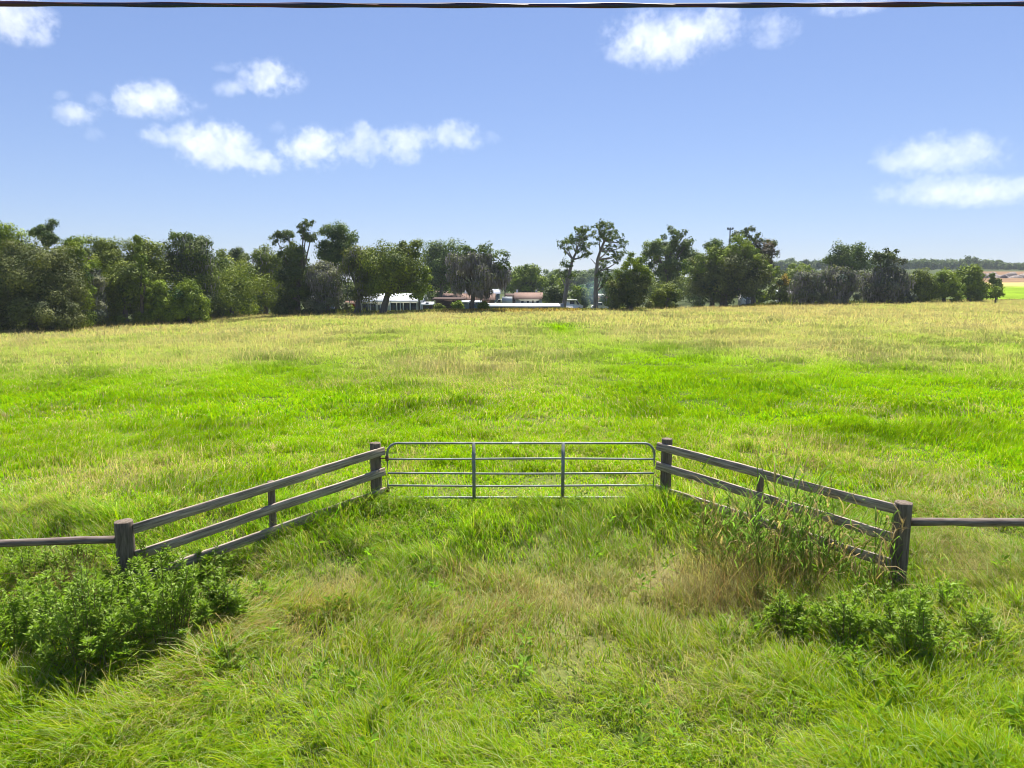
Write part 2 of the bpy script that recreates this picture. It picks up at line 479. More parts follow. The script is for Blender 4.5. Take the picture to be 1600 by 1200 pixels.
def make_grass(name, bands, label, seg):
    mb = MB()
    for (y0, y1, dens, Lm, Wm) in bands:
        x, y = sample_band(y0, y1, dens)
        keep = y < edge_y(x, y) + rng.normal(0, 0.6, len(x))
        tuft = fbm(x * 1.6, y * 1.6, 71, 3)
        big = fbm(x * 0.35, y * 0.35, 81, 3)
        keep &= rng.random(len(x)) < np.clip(0.45 + 1.3 * (tuft - 0.3), 0.25, 1)
        x, y, tuft, big = x[keep], y[keep], tuft[keep], big[keep]
        n_ = len(x)
        z = hgt(x, y) - 0.01
        dr = dryness(x, y)
        c, isdry = grass_colour(x, y, dr, n_)
        hm = np.clip(0.10 + 1.6 * tuft + 0.8 * (big - 0.5), 0.3, 1.8)
        L = Lm * hm * (0.6 + 0.7 * rng.random(n_))
        # keep the gateway line itself low, so the gate shows
        gate = np.exp(-((y - 13.7) / 0.8) ** 2) * (np.abs(x) < 2.9) - 0.35 * np.exp(-((y - 12.2) / 0.35) ** 2) * (np.abs(x) < 2.9) * (0.3 + vnoise(x * 1.1, y, 77))
        L = L * (1 - 0.45 * gate)
        for (ax_, ay_, bx_, by_) in ((-2.47, 12.62, -5.5, 9.87), (2.80, 12.62, 5.5, 9.87)):   # uncut along the fences
            q = np.clip(((x - ax_) * (bx_ - ax_) + (y - ay_) * (by_ - ay_)) / ((bx_ - ax_) ** 2 + (by_ - ay_) ** 2), 0, 1)
            dd = np.hypot(x - ax_ - q * (bx_ - ax_), y - ay_ - q * (by_ - ay_))
            L = L * (1 + 0.10 * np.exp(-(dd / 0.45) ** 2) * (0.4 + 1.2 * vnoise(x * 1.3, y * 1.3, 7)))
        if y0 < 12:
            for (sx_, sy_, sr_) in SHRUB_AT:      # rank grass growing up through the shrubs
                L = L * (1 + 0.5 * np.exp(-(((x - sx_) / sr_) ** 2 + ((y - sy_) / (0.8 * sr_)) ** 2)))
        sw = 2 * math.pi * fbm(x * 0.22 + 5, y * 0.22, 91, 2) * 1.7 - 1.2
        phi = sw + rng.normal(0, 1.05, n_)
        lay = np.clip(fbm(x * 0.5, y * 0.6, 101, 3) * 1.7 - 0.55, 0, 1)
        th0 = 0.10 + 0.55 * lay + 0.25 * rng.random(n_) + 0.25 * dr * rng.random(n_)
        th1 = 0.5 + 1.5 * rng.random(n_) ** 1.5 + 0.5 * lay
        W = Wm * (0.6 + 0.8 * rng.random(n_)) * np.where(isdry, 0.75, 1.0)
        blades(mb, x, y, z, L, W, phi, th0, th1, c, seg)
    o = mb.build(name, M_VERGE if name == "verge_grass" else M_GRASS)
    return tag(o, label, "grass", kind="stuff")


make_grass("verge_grass", [(3.6, 7.5, 2400, 0.41, 0.0092), (7.5, 12.6, 1600, 0.38, 0.0115)],
           "long tangled green and straw grass growing in front of the gate", 3)
make_grass("pasture_grass", [(12.6, 20, 850, 0.34, 0.016), (20, 34, 360, 0.30, 0.028), (34, 60, 150, 0.33, 0.040), (60, 150, 50, 0.38, 0.080)],
           "open pasture grass, bright green turning straw towards the far trees", 2)

# straw seed stems standing over the dry parts of the pasture
mb = MB()
for (y0, y1, dens, Lm, Wm) in [(5, 13, 60, 0.55, 0.0045), (13, 30, 40, 0.60, 0.008), (30, 60, 20, 0.60, 0.016), (60, 150, 8, 0.65, 0.035)]:
    x, y = sample_band(y0, y1, dens)
    dr = dryness(x, y)
    k = (rng.random(len(x)) < np.clip(dr * 1.6 - 0.25, 0, 1)) & (y < edge_y(x, y))
    x, y = x[k], y[k]; n_ = len(x)
    L = Lm * (0.6 + 0.7 * rng.random(n_))
    c = lerp(STRAW, GOLD, 0.4 * rng.random(n_)) * (0.8 + 0.4 * rng.random((n_, 1)))
    blades(mb, x, y, hgt(x, y), L, Wm * (0.7 + 0.6 * rng.random(n_)), rng.random(n_) * 6.28, 0.1 + 0.3 * rng.random(n_), 0.3 + 0.9 * rng.random(n_), c, 2, tipcol=c * np.array((1.05, 0.9, 0.85)))
tag(mb.build("seed_stems", M_GRASS), "pale straw coloured seed stems scattered over the dry parts of the pasture", "grass", kind="stuff")


# broadleaf weeds and taller seed stalks scattered through the verge
def verge_weeds():
    mb = MB(); n_ = 420
    x, y = sample_band(4.2, 12.5, 4.0)
    k = fbm(x * 0.6, y * 0.6, 151, 3) > 0.5
    x, y = x[k][:n_], y[k][:n_]
    for q in range(len(x)):
        m_ = int(rng.integers(6, 16)); a = np.arange(m_) * 2.4 + rng.random() * 6
        hh = rng.uniform(0.15, 0.38); z0 = float(hgt(x[q], y[q]))
        t = rng.random(m_)
        c = np.stack([x[q] + 0.05 * np.cos(a) * rng.random(m_), y[q] + 0.05 * np.sin(a) * rng.random(m_), z0 + hh * (0.35 + 0.65 * t)], -1)
        d = np.stack([np.cos(a), np.sin(a), 0.2 + 0.8 * t], -1) + rng.normal(0, 0.2, (m_, 3))
        cc = np.array((0.16, 0.27, 0.03)) * rng.uniform(0.7, 1.3) * (0.8 + 0.4 * rng.random((m_, 1)))
        L = rng.uniform(0.05, 0.12) * (0.7 + 0.6 * rng.random(m_))
        leaves4_(mb, c, d, L, L * rng.uniform(0.25, 0.5), cc)
    x, y = sample_band(4.2, 12.5, 9.0)
    k = fbm(x * 0.4 + 9, y * 0.4, 161, 3) > 0.5
    x, y = x[k], y[k]; m_ = len(x)
    L = rng.uniform(0.45, 0.75, m_); ph = rng.random(m_) * 6.28; th = 0.1 + 0.35 * rng.random(m_)
    c = lerp(np.array((0.34, 0.36, 0.12)), STRAW, rng.random(m_)) * (0.8 + 0.4 * rng.random((m_, 1)))
    blades(mb, x, y, hgt(x, y), L, np.full(m_, 0.005), ph, th, 0.5 * rng.random(m_), c, 3, tipcol=c * np.array((0.95, 0.75, 0.6)))
    tag(mb.build("verge_weeds", M_VERGE), "small broadleaf weeds and seed stalks scattered through the grass before the gate", "weeds", kind="stuff")


def leaves4_(mb, c, d, L, W, col):
    n_ = len(c)
    d = d / (np.linalg.norm(d, axis=1)[:, None] + 1e-9)
    s_ = np.cross(d, np.array((0, 0, 1.0)) + rng.normal(0, 0.3, (n_, 3))); s_ /= np.linalg.norm(s_, axis=1)[:, None] + 1e-9
    nn = np.cross(s_, d)
    v = np.stack([c, c + d * (0.45 * L)[:, None] + s_ * (W / 2)[:, None] + nn * (0.2 * W)[:, None], c + d * L[:, None] - nn * (0.12 * L)[:, None], c + d * (0.45 * L)[:, None] - s_ * (W / 2)[:, None] + nn * (0.2 * W)[:, None]], 1)
    b = (np.arange(n_) * 4)[:, None]
    mb.add(v.reshape(-1, 3), [np.concatenate([b + np.array([0, 1, 2]), b + np.array([0, 2, 3])])], np.repeat(col, 4, 0))


verge_weeds()


# ------------------------------------------------------------------ wooden fences and the gate
def place(o, a, b):
    """lay an object modelled along +X from a to b, its Z kept upright"""
    a = Vector(a); b = Vector(b); d = (b - a).normalized()
    y = Vector((0, 0, 1)).cross(d).normalized(); z = d.cross(y)
    M = Matrix((d, y, z)).transposed().to_4x4(); M.translation = a
    return M


def board_mesh(Lb, hb, tb):
    mb = MB(); ns = 14
    xs = np.linspace(0, Lb, ns)
    dz = np.cumsum(rng.normal(0, 0.0045, ns)); dz -= np.linspace(dz[0], dz[-1], ns)
    dy = np.cumsum(rng.normal(0, 0.0022, ns)); dy -= np.linspace(dy[0], dy[-1], ns)
    v = []; q = []
    c = 0.006
    prof = [(-tb / 2 + c, -hb / 2), (tb / 2 - c, -hb / 2), (tb / 2, -hb / 2 + c), (tb / 2, hb / 2 - c), (tb / 2 - c, hb / 2), (-tb / 2 + c, hb / 2), (-tb / 2, hb / 2 - c), (-tb / 2, -hb / 2 + c)]
    for i in range(ns):
        for (py_, pz_) in prof: v.append((xs[i], py_ + dy[i], pz_ + dz[i] + rng.normal(0, 0.0012)))
    for i in range(ns - 1):
        for k in range(8): q.append((i * 8 + k, i * 8 + (k + 1) % 8, (i + 1) * 8 + (k + 1) % 8, (i + 1) * 8 + k))
    return mb.add(v, [np.array(q)[:, ::-1], [list(range(8))], [[(ns - 1) * 8 + k for k in range(8)][::-1]]])


def post_mesh(h, r, square=False):
    mb = MB(); s = 18; lv = 12
    th = np.linspace(0, 2 * math.pi, s, endpoint=False)
    lob = 1 + 0.03 * np.sin(th * 2 + 1) + 0.02 * np.sin(th * 5)
    pts = []; zz = list(np.linspace(-0.5, h - 0.012, lv)) + [h, h + 0.004]
    rr = [1.04 - 0.05 * k / lv for k in range(lv)] + [0.93, 0.55]
    for z_, r_ in zip(zz, rr):
        for k in range(s):
            q = r * r_ * lob[k] * (1 + 0.008 * rng.standard_normal())
            pts.append((q * math.cos(th[k]), q * math.sin(th[k]), z_ + (0.004 * rng.standard_normal() if z_ > h - 0.1 else 0)))
    q = []
    nl = len(zz)
    for i in range(nl - 1):
        for k in range(s): q.append((i * s + k, i * s + (k + 1) % s, (i + 1) * s + (k + 1) % s, (i + 1) * s + k))
    return mb.add(pts, [q, [[(nl - 1) * s + k for k in range(s)]]])


GY0 = at(800, 690, 12.62).y   # distance of the gate line


def wing_fence(name, label, far_px, mid_px, near_px, Yf, Yn, rows, side, boards_over):
    """far/near posts given as pixel x; rows = [(far py, near py) of each board's centre]"""
    fx = at(far_px, 720, Yf); nxp = at(near_px, 800, Yn)
    root = empty(name, (fx.x, Yf, float(hgt(fx.x, Yf))), label, "fence", "board fences beside the gate")
    inv = Matrix.Translation(root.location).inverted()
    A = Vector((fx.x, Yf, 0)); B = Vector((nxp.x, Yn, 0))
    d = (B - A).normalized()
    nrm = Vector((d.y, -d.x, 0))
    if nrm.y > 0: nrm = -nrm       # towards the viewer
    zt_f = at(far_px, rows["tops"][0], Yf).z; zt_n = at(near_px, rows["tops"][2], Yn).z
    tm = 0.5
    # pick the middle post where its pixel column says
    for k in range(200):
        P = A + (B - A) * (k / 199)
        t = (P.y * CP + 0) ; px = 800 + F * P.x / (P.y * CP + (H - 0.7) * SP)
        if (mid_px - px) * (near_px - far_px) <= 0: tm = k / 199; break
    Mp = A + (B - A) * tm
    for (P, ztop, r) in ((A, zt_f, 0.098), (Mp, zt_f + (zt_n - zt_f) * tm - 0.10, 0.058), (B, zt_n, 0.122)):
        gz_ = float(hgt(P.x, P.y))
        o = post_mesh(ztop - gz_, r).build("post", M_POST, root, smooth=True)
        o.matrix_local = inv @ Matrix.Translation((P.x, P.y, gz_)) @ Matrix.Rotation(rng.normal(0, 0.012), 4, 'X') @ Matrix.Rotation(rng.random() * 6, 4, 'Z')
    for (pf, pn) in rows["boards"]:
        # boards are nailed to the face towards the road
        off_a = nrm * (0.098 + 0.016) ; off_b = nrm * (0.075 + 0.016)
        za = at(far_px, pf, Yf).z; zb = at(near_px, pn, Yn).z
        a3 = A + off_a - d * boards_over[0]; b3 = B + off_b + d * boards_over[1]
        a3.z = za; b3.z = zb
        o = board_mesh((b3 - a3).length, 0.145, 0.045).build("board", M_BOARD, root)
        o.matrix_local = inv @ place(None, a3, b3)
    return root


YF = 12.62; YN = 9.87
wing_fence("board_fence", "grey weathered board fence slanting from the leafy shrubs up to the gate's hinge side", 587, 425, 192, YF + 0.02, YN,
           {"tops": (692, 0, 814), "boards": [(704, 826), (736, 868), (767, 905)]}, -1, (0.12, -0.10))
wing_fence("board_fence", "dark weathered board fence behind tall canes, slanting from the gate's latch side", 1041, 1187, 1410, YF + 0.02, YN,
           {"tops": (685, 0, 784), "boards": [(697, 795), (727, 840), (763, 880)]}, 1, (0.13, -0.02))


def pole_rail(name, label, pxa, pya, Ya, pxb, pyb, Yb, r):
    a = at(pxa, pya, Ya); b = at(pxb, pyb, Yb)
    d = b - a
    b = a + d * 2.2          # on past the picture's edge, to the next post
    root = empty(name, (a.x, a.y, float(hgt(a.x, a.y))), label, "fence", "round pole fences")
    inv = Matrix.Translation(root.location).inverted()
    Lr = (b - a).length
    xs = np.linspace(0, Lr, 16)
    pts = np.stack([xs, 0.006 * np.cumsum(rng.standard_normal(16)) * 0.5, 0.006 * np.cumsum(rng.standard_normal(16)) * 0.5], -1)
    pts[:, 1] -= np.linspace(pts[0, 1], pts[-1, 1], 16); pts[:, 2] -= np.linspace(pts[0, 2], pts[-1, 2], 16)
    o = MB().tube(pts, r * (1 + 0.04 * rng.standard_normal(16)), 14).build("rail", M_POLE, root, smooth=True)
    o.matrix_local = inv @ place(None, a, b)
    gz_ = float(hgt(b.x, b.y))
    o = post_mesh(b.z - gz_ + 0.16, 0.105).build("post", M_POST, root, smooth=True)
    o.matrix_local = inv @ Matrix.Translation((b.x, b.y + 0.13, gz_))
    for dz in (-0.42, -0.68):
        p0 = Vector((a.x, a.y - 0.09, a.z + dz)); p1 = Vector((b.x, b.y + 0.02, b.z + dz))
        o = MB().tube(np.array([(0, 0, 0), ((p1 - p0).length * 0.5, 0, -0.02), ((p1 - p0).length, 0, 0)]), 0.0022, 5).build("wire", M_RUST, root)
        o.matrix_local = inv @ place(None, p0, p1)
    return root


pole_rail("pole_fence", "dark round pole rail running off to the left above the leafy shrubs", 182, 843, YN, -20, 850, 9.72, 0.055)
pole_rail("pole_fence", "round pole rail with a pale top running off to the right over dry grass", 1424, 815.5, YN, 1640, 815.5, YN, 0.060)

# gate
gl = at(604.5, 692, YF); gr_ = at(1023, 692, YF)
zt = at(812, 692.5, YF).z; zb = at(812, 777.5, YF).z
gate = empty("pasture_gate", (gl.x, YF, float(hgt(gl.x, YF))), "wide galvanised tube gate with five bars closed across the grassy gateway", "gate")
inv = Matrix.Translation(gate.location).inverted()
W_ = gr_.x - gl.x; rc = 0.20
loop = []
for (cx, cz, a0) in ((gl.x + rc, zt - rc, 180), (gr_.x - rc, zt - rc, 90)):
    for k in range(9): loop.append((cx + rc * math.cos(R(a0 - k * 11.25)), YF, cz + rc * math.sin(R(a0 - k * 11.25))))
for (cx, cz, a0) in ((gr_.x - 0.08, zb + 0.08, 0), (gl.x + 0.08, zb + 0.08, 270)):
    for k in range(5): loop.append((cx + 0.08 * math.cos(R(a0 - k * 22.5)), YF, cz + 0.08 * math.sin(R(a0 - k * 22.5))))
dl = []
for k in range(len(loop)):
    a_ = np.array(loop[k]); b_ = np.array(loop[(k + 1) % len(loop)]); m_ = max(1, int(np.linalg.norm(b_ - a_) / 0.3))
    for q in range(m_): dl.append(a_ + (b_ - a_) * q / m_)
o = MB().tube(np.array(dl), 0.022, 12, closed=True).build("frame", M_GATE, gate, smooth=True); o.matrix_local = inv
for pr in (717.0, 739.7, 759.0):
    z_ = at(812, pr, YF).z
    xs = np.linspace(gl.x, gr_.x, 14)
    o = MB().tube(np.stack([xs, np.full(14, YF), z_ + 0.006 * np.sin(xs * 1.3 + pr)], -1), 0.0185, 12).build("rail", M_GATE, gate, smooth=True); o.matrix_local = inv
for pxb in (740.5, 879.5):
    x_ = at(pxb, 730, YF).x
    o = MB().box(x_ - 0.030, x_ + 0.030, YF - 0.030, YF - 0.0225, zb - 0.02, zt + 0.005)
    o.box(x_ - 0.030, x_ - 0.024, YF - 0.0225, YF - 0.008, zb - 0.02, zt - 0.03).box(x_ + 0.024, x_ + 0.030, YF - 0.0225, YF - 0.008, zb - 0.02, zt - 0.03)
    o = o.build("brace", M_GATE, gate); o.matrix_local = inv
for z_ in (at(600, 716, YF).z, at(600, 765, YF).z):
    o = MB().tube([(gl.x - 0.14, YF, z_), (gl.x, YF - 0.01, z_)], 0.014, 8)
    o.tube([(gl.x - 0.005, YF, z_ - 0.05), (gl.x - 0.005, YF, z_ + 0.05)], 0.032, 10)
    o = o.build("hinge", M_RUST, gate); o.matrix_local = inv
zc = at(1020, 741, YF).z
ch = MB()
for k in range(9):
    f_ = k / 8; c_ = np.array((gr_.x + 0.02 + 0.11 * f_, YF - 0.04, zc - 0.05 * math.sin(f_ * math.pi)))
    th = np.linspace(0, 2 * math.pi, 9)[:-1]
    ax = np.array((0, 1, 0)) if k % 2 else np.array((0, 0, 1))
    ch.tube(c_ + 0.014 * np.cos(th)[:, None] * np.array((1, 0, 0)) + 0.009 * np.sin(th)[:, None] * ax, 0.0035, 5, closed=True)
o = ch.build("latch_chain", M_RUST, gate); o.matrix_local = inv
x_ = at(806, 692, YF).x
o = MB(); th = np.linspace(-0.3, 2.2, 8)
v = [(x_ + s_ * 0.065, YF - 0.0235 * math.cos(t), zt + 0.0235 * math.sin(t)) for t in th for s_ in (-1, 1)]
o.add(v, [[(2 * k, 2 * k + 1, 2 * k + 3, 2 * k + 2) for k in range(7)]])
o = o.build("sticker", M_STICKER, gate); o.matrix_local = inv

# power line overhead
wy = 5.2
wz = at(800, 8.5, wy).z
root = empty("power_line", (0, wy, wz), "thick dark twisted cable strung across the top of the sky", "power line")
xs = np.linspace(-26, 26, 900)
sag = 0.00085 * xs ** 2
MB().tube(np.stack([xs, 0 * xs, sag], -1), 0.0135, 10).build("cable", M_CABLE, root, smooth=True)
for off in (0.0, 3.1):
    ph = xs * 3.1 + off
    MB().tube(np.stack([xs, 0.0135 * np.cos(ph), sag + 0.0135 * np.sin(ph)], -1), 0.0042, 6).build("strand", M_CABLE2, root, smooth=True)


# ------------------------------------------------------------------ foreground shrubs and weeds
def leaves4(mb, c, d, up, L, W, col, fold=0.25):
    """folded rhombic leaves at c pointing along d"""
    n_ = len(c)
    d = d / (np.linalg.norm(d, axis=1)[:, None] + 1e-9)
    s = np.cross(d, up); s /= np.linalg.norm(s, axis=1)[:, None] + 1e-9
    nn = np.cross(s, d)
    v = np.stack([c, c + d * (0.45 * L)[:, None] + s * (W / 2)[:, None] + nn * (fold * W)[:, None], c + d * L[:, None] - nn * (0.1 * L)[:, None],
                  c + d * (0.45 * L)[:, None] - s * (W / 2)[:, None] + nn * (fold * W)[:, None]], 1)
    b = (np.arange(n_) * 4)[:, None]
    mb.add(v.reshape(-1, 3), [np.concatenate([b + np.array([0, 1, 2]), b + np.array([0, 2, 3])])], np.repeat(col, 4, 0))


def rdir(n_, zb=0.0):
    v = rng.standard_normal((n_, 3)); v[:, 2] += zb
    return v / np.linalg.norm(v, axis=1)[:, None]


M_STEM = plain_mat("weed_stem", (0.12, 0.11, 0.04), (0.20, 0.14, 0.07), 20, 0.8)


def shrub(name, label, px, py, wpx, hpx, col, nst, nlf, group, Lf=0.066, Wf=0.026, dome=1.0):
    g = ground_hit(px, py)
    rad = wpx / F * g.y / 2 * 1.02; hh = hpx / F * g.y * 0.98
    root = empty(name, g, label, "shrub", group)
    st = MB(); fo = MB()
    th = rng.random(nst) * 2 * math.pi; rr = np.sqrt(rng.random(nst))
    tipx = rad * rr * np.cos(th); tipy = 0.75 * rad * rr * np.sin(th)
    tipz = hh * (np.sqrt(np.clip(1 - 0.8 * rr ** 2, 0, 1)) * dome + (1 - dome) * 0.8) * (0.50 + 0.62 * rng.random(nst) ** 1.3)
    sx = tipx * 0.45 + rng.normal(0, 0.04, nst); sy = tipy * 0.45 + rng.normal(0, 0.04, nst)
    for k in range(nst):
        gz_ = float(hgt(g.x + sx[k], g.y + sy[k])) - g.z
        p0 = np.array((sx[k], sy[k], gz_)); p2 = np.array((tipx[k], tipy[k], tipz[k] + 0.3 * gz_))
        p1 = 0.5 * (p0 + p2) + np.array((0, 0, 0.12 * hh)) + rng.normal(0, 0.03, 3)
        tt = np.linspace(0, 1, 6)[:, None]
        cur = (1 - tt) ** 2 * p0 + 2 * tt * (1 - tt) * p1 + tt ** 2 * p2
        st.tube(cur, np.linspace(0.007, 0.0025, 6), 4, cap=False)
        m_ = max(6, int(nlf * (0.6 + 0.6 * rng.random())))
        t = (0.25 + 0.75 * rng.random(m_) ** 0.7)[:, None]
        c = (1 - t) ** 2 * p0 + 2 * t * (1 - t) * p1 + t ** 2 * p2
        a = np.arange(m_) * 2.4 + rng.random() * 6
        # short side twigs spread the leaves off the stem
        side = np.stack([np.cos(a), np.sin(a), 0.25 + 0.35 * rng.random(m_)], -1)
        c = c + side * (0.10 * hh * rng.random(m_) * (1.15 - t[:, 0]))[:, None]
        d = side + rng.normal(0, 0.3, (m_, 3)) + np.array((0, 0, 0.4)) * t
        hue = 0.8 + 0.45 * rng.random()
        cc = col * hue * (0.75 + 0.5 * rng.random((m_, 1)))
        cc = lerp(cc, np.broadcast_to(np.array((0.20, 0.30, 0.03)), cc.shape), 0.45 * (t[:, 0] > 0.85) * rng.random(m_))
        leaves4(fo, c, d, rdir(m_, 2.5), Lf * (0.6 + 0.7 * rng.random(m_)), Wf * (0.7 + 0.6 * rng.random(m_)), cc)
    st.build("stems", M_STEM, root)
    fo.build("foliage", M_SHRUB, root)
    return root


for (lab, px, py, w, h, c, a_, b_, g_) in SHR:
    q_ = 1.06 if g_ == gl_ else 0.9
    shrub("leafy_shrub", lab, px, py, w, h * (0.96 if g_ == gl_ else 0.85), c, int(a_ * q_), int(b_ * q_), g_)


def cane(label, px, py, hpx, nst, spread, dead=0.4):
    g = ground_hit(px, py); hh = hpx / F * g.y
    root = empty("cane_grass", g, label, "tall grass", "tall cane grass by the right fence")
    st = MB(); fo = MB(); hd = MB()
    for k in range(nst):
        b = np.array((rng.normal(0, spread), rng.normal(0, spread * 0.6), 0)); h_ = hh * (0.55 + 0.5 * rng.random())
        b[2] = float(hgt(g.x + b[0], g.y + b[1])) - g.z
        lean = rng.normal(0, 0.28, 2)
        t = np.linspace(0, 1, 7)[:, None]
        cur = b + np.concatenate([lean[None] * h_ * t ** 1.6, h_ * t], 1)
        dd = rng.random() < dead
        cst = np.array((0.34, 0.23, 0.12)) if dd else np.array((0.19, 0.25, 0.06))
        st.tube(cur, np.linspace(0.007, 0.003, 7), 5, cap=False, col=cst)
        nl = 7
        ti = np.linspace(0.2, 0.97, nl); ph = rng.random(nl) * 6.28
        base = b + np.concatenate([lean[None] * h_ * ti[:, None] ** 1.6, h_ * ti[:, None]], 1)
        cl = (np.array((0.40, 0.30, 0.16)) if dd else np.array((0.17, 0.29, 0.05))) * (0.7 + 0.6 * rng.random((nl, 1)))
        blades(fo, base[:, 0], base[:, 1], base[:, 2], 0.45 * (0.6 + 0.7 * rng.random(nl)), 0.022 * (0.7 + 0.6 * rng.random(nl)), ph, 0.35 + 0.3 * rng.random(nl), 0.8 + 0.9 * rng.random(nl), cl, 3)
        if rng.random() < 0.5:
            m_ = 16; top = cur[-1]
            ph = rng.random(m_) * 6.28; zz = -0.22 * rng.random(m_)
            c = np.tile(np.array((0.34, 0.24, 0.14)), (m_, 1)) * (0.7 + 0.6 * rng.random((m_, 1)))
            blades(hd, np.full(m_, top[0]), np.full(m_, top[1]), top[2] + zz, 0.12 * (0.5 + rng.random(m_)), np.full(m_, 0.006), ph, 0.3 + 0.4 * rng.random(m_), 0.6 * np.ones(m_), c, 2)
    st.build("stems", M_GRASS, root); fo.build("leaves", M_GRASS, root)
    if hd.n: hd.build("seed_heads", M_GRASS, root)
    return root


cane("tallest clump of cane grass, rising above the right fence at its middle post", 1195, 905, 210, 30, 0.42, 0.28)
cane("cane grass clump leaning over the lower boards, right of the middle post", 1265, 905, 150, 20, 0.34, 0.3)
cane("cane grass clump in front of the boards near the big right post", 1335, 930, 130, 17, 0.32, 0.25)
cane("low mixed green and brown cane tangle under the middle boards of the right fence", 1228, 880, 80, 16, 0.42, 0.35)
cane("arching cane clump between the tallest clump and the gate", 1160, 895, 125, 12, 0.36, 0.3)
cane("short cane clump at the left end of the weeds, nearest the gate", 1125, 860, 90, 12, 0.22, 0.6)


def dead_weeds(label, px, py, wpx, hpx, nst, col=(0.17, 0.085, 0.05)):
    g = ground_hit(px, py); hh = hpx / F * g.y; w = wpx / F * g.y / 2
    mb = MB(); n_ = nst
    x = rng.normal(0, w * 0.7, n_); y = rng.normal(0, w * 0.5, n_)
    L = hh * (0.4 + 0.7 * rng.random(n_))
    c = lerp(np.tile(np.array(col), (n_, 1)), np.array((0.30, 0.27, 0.10)), 0.75 * rng.random(n_)) * (0.6 + 0.8 * rng.random((n_, 1)))
    z = hgt(g.x + x, g.y + y) - g.z
    blades(mb, x, y, z, L, np.full(n_, 0.006), rng.random(n_) * 6.28, 0.15 + 0.7 * rng.random(n_), 0.9 * rng.random(n_), c, 3)
    k = rng.integers(0, n_, n_ * 3); t = rng.random(n_ * 3)
    blades(mb, x[k], y[k], z[k] + L[k] * t * 0.9, 0.12 * (0.5 + rng.random(len(k))), np.full(len(k), 0.004), rng.random(len(k)) * 6.28, 0.4 + 0.6 * rng.random(len(k)), 0.4 * np.ones(len(k)), c[k] * 1.1, 2)
    o = mb.build("dead_weeds", M_GRASS, loc=g)
    return tag(o, label, "weeds", "dead brown weeds")


dead_weeds("reddish brown dead weeds standing below the tall canes", 1165, 935, 170, 140, 300, (0.22, 0.12, 0.065))
dead_weeds("low brown dead weeds left of the reddish ones", 1085, 955, 110, 80, 220, (0.20, 0.13, 0.07))
dead_weeds("brown dead weeds behind the left thicket under the pole rail", 105, 950, 120, 110, 260, (0.15, 0.085, 0.05))
dead_weeds("golden dead grass tuft in the open right of the left thicket", 520, 960, 90, 70, 200, (0.42, 0.28, 0.09))
dead_weeds("grey brown dead tangle under the right pole rail", 1505, 880, 150, 50, 260, (0.22, 0.17, 0.11))
dead_weeds("dead tuft at the foot of the left gate post", 575, 778, 60, 40, 120, (0.24, 0.19, 0.10))

# ------------------------------------------------------------------ trees
PAL = {
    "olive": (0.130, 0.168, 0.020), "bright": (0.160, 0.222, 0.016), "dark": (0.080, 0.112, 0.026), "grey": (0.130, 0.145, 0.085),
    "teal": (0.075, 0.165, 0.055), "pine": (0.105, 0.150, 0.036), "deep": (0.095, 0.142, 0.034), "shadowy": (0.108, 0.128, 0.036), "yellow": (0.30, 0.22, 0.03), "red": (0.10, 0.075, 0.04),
}


def crown_leaves(mb, cen, rad, nl, N, leaf, col, lobe=(0.34, 0.52), shell=(0.5, 0.95), squash=0.8, zmin=-0.95, jit=0.25, boxy=2.6, core=False):
    cen = np.asarray(cen, float); rad = np.asarray(rad, float)
    d = rdir(nl, 0.10); d[:, 2] = np.clip(d[:, 2], zmin, 1)
    d = d / (np.abs(d) ** boxy).sum(1)[:, None] ** (1 / boxy)
    lc = cen + d * rad * rng.uniform(*shell, (nl, 1))
    lr = min(rad) * rng.uniform(*lobe, nl)
    if core:      # the crown's own body, between the lobes
        nl0 = nl; m_ = max(5, int(nl * 1.2))
        d = rdir(m_, 0.1); d = d / (np.abs(d) ** boxy).sum(1)[:, None] ** (1 / boxy)
        lc = np.vstack([lc, cen + d * rad * rng.uniform(0.25, 0.72, (m_, 1))]); lr = np.concatenate([lr, min(rad) * rng.uniform(0.26, 0.42, m_)]); nl = nl0 + m_
    k = rng.integers(0, nl, N)
    o = rdir(N, 0.25)
    q = rng.random(N) ** 0.45
    p = lc[k] + o * (lr[k] * q)[:, None] * np.array((1, 1, squash))
    p = p + rng.normal(0, 1, (N, 3)) * leaf * 0.5
    nrm = o * 1.0 + (p - cen) / rad * 0.35 + np.array((0, 0, 0.30)) + rng.normal(0, 0.42, (N, 3))
    nrm /= np.linalg.norm(nrm, axis=1)[:, None]
    a = np.cross(nrm, rdir(N)); a /= np.linalg.norm(a, axis=1)[:, None] + 1e-9
    b = np.cross(nrm, a)
    sz = leaf * rng.uniform(0.55, 1.3, N)
    v = np.stack([p - a * sz[:, None] * 0.62, p - b * sz[:, None] * 0.38 + nrm * (sz * 0.12)[:, None], p + a * sz[:, None] * 0.62, p + b * sz[:, None] * 0.38 + nrm * (sz * 0.12)[:, None]], 1)
    lobe_t = 1 + jit * rng.standard_normal((nl, 1)) * np.array((1.0, 0.8, 0.6))
    c = np.asarray(col) * lobe_t[k] * (0.72 + 0.55 * rng.random((N, 1)))
    bb = (np.arange(N) * 4)[:, None]
    mb.add(v.reshape(-1, 3), [bb + np.array([0, 1, 2, 3])], np.repeat(np.clip(c, 0.01, 0.6), 4, 0))
    return lc, lr


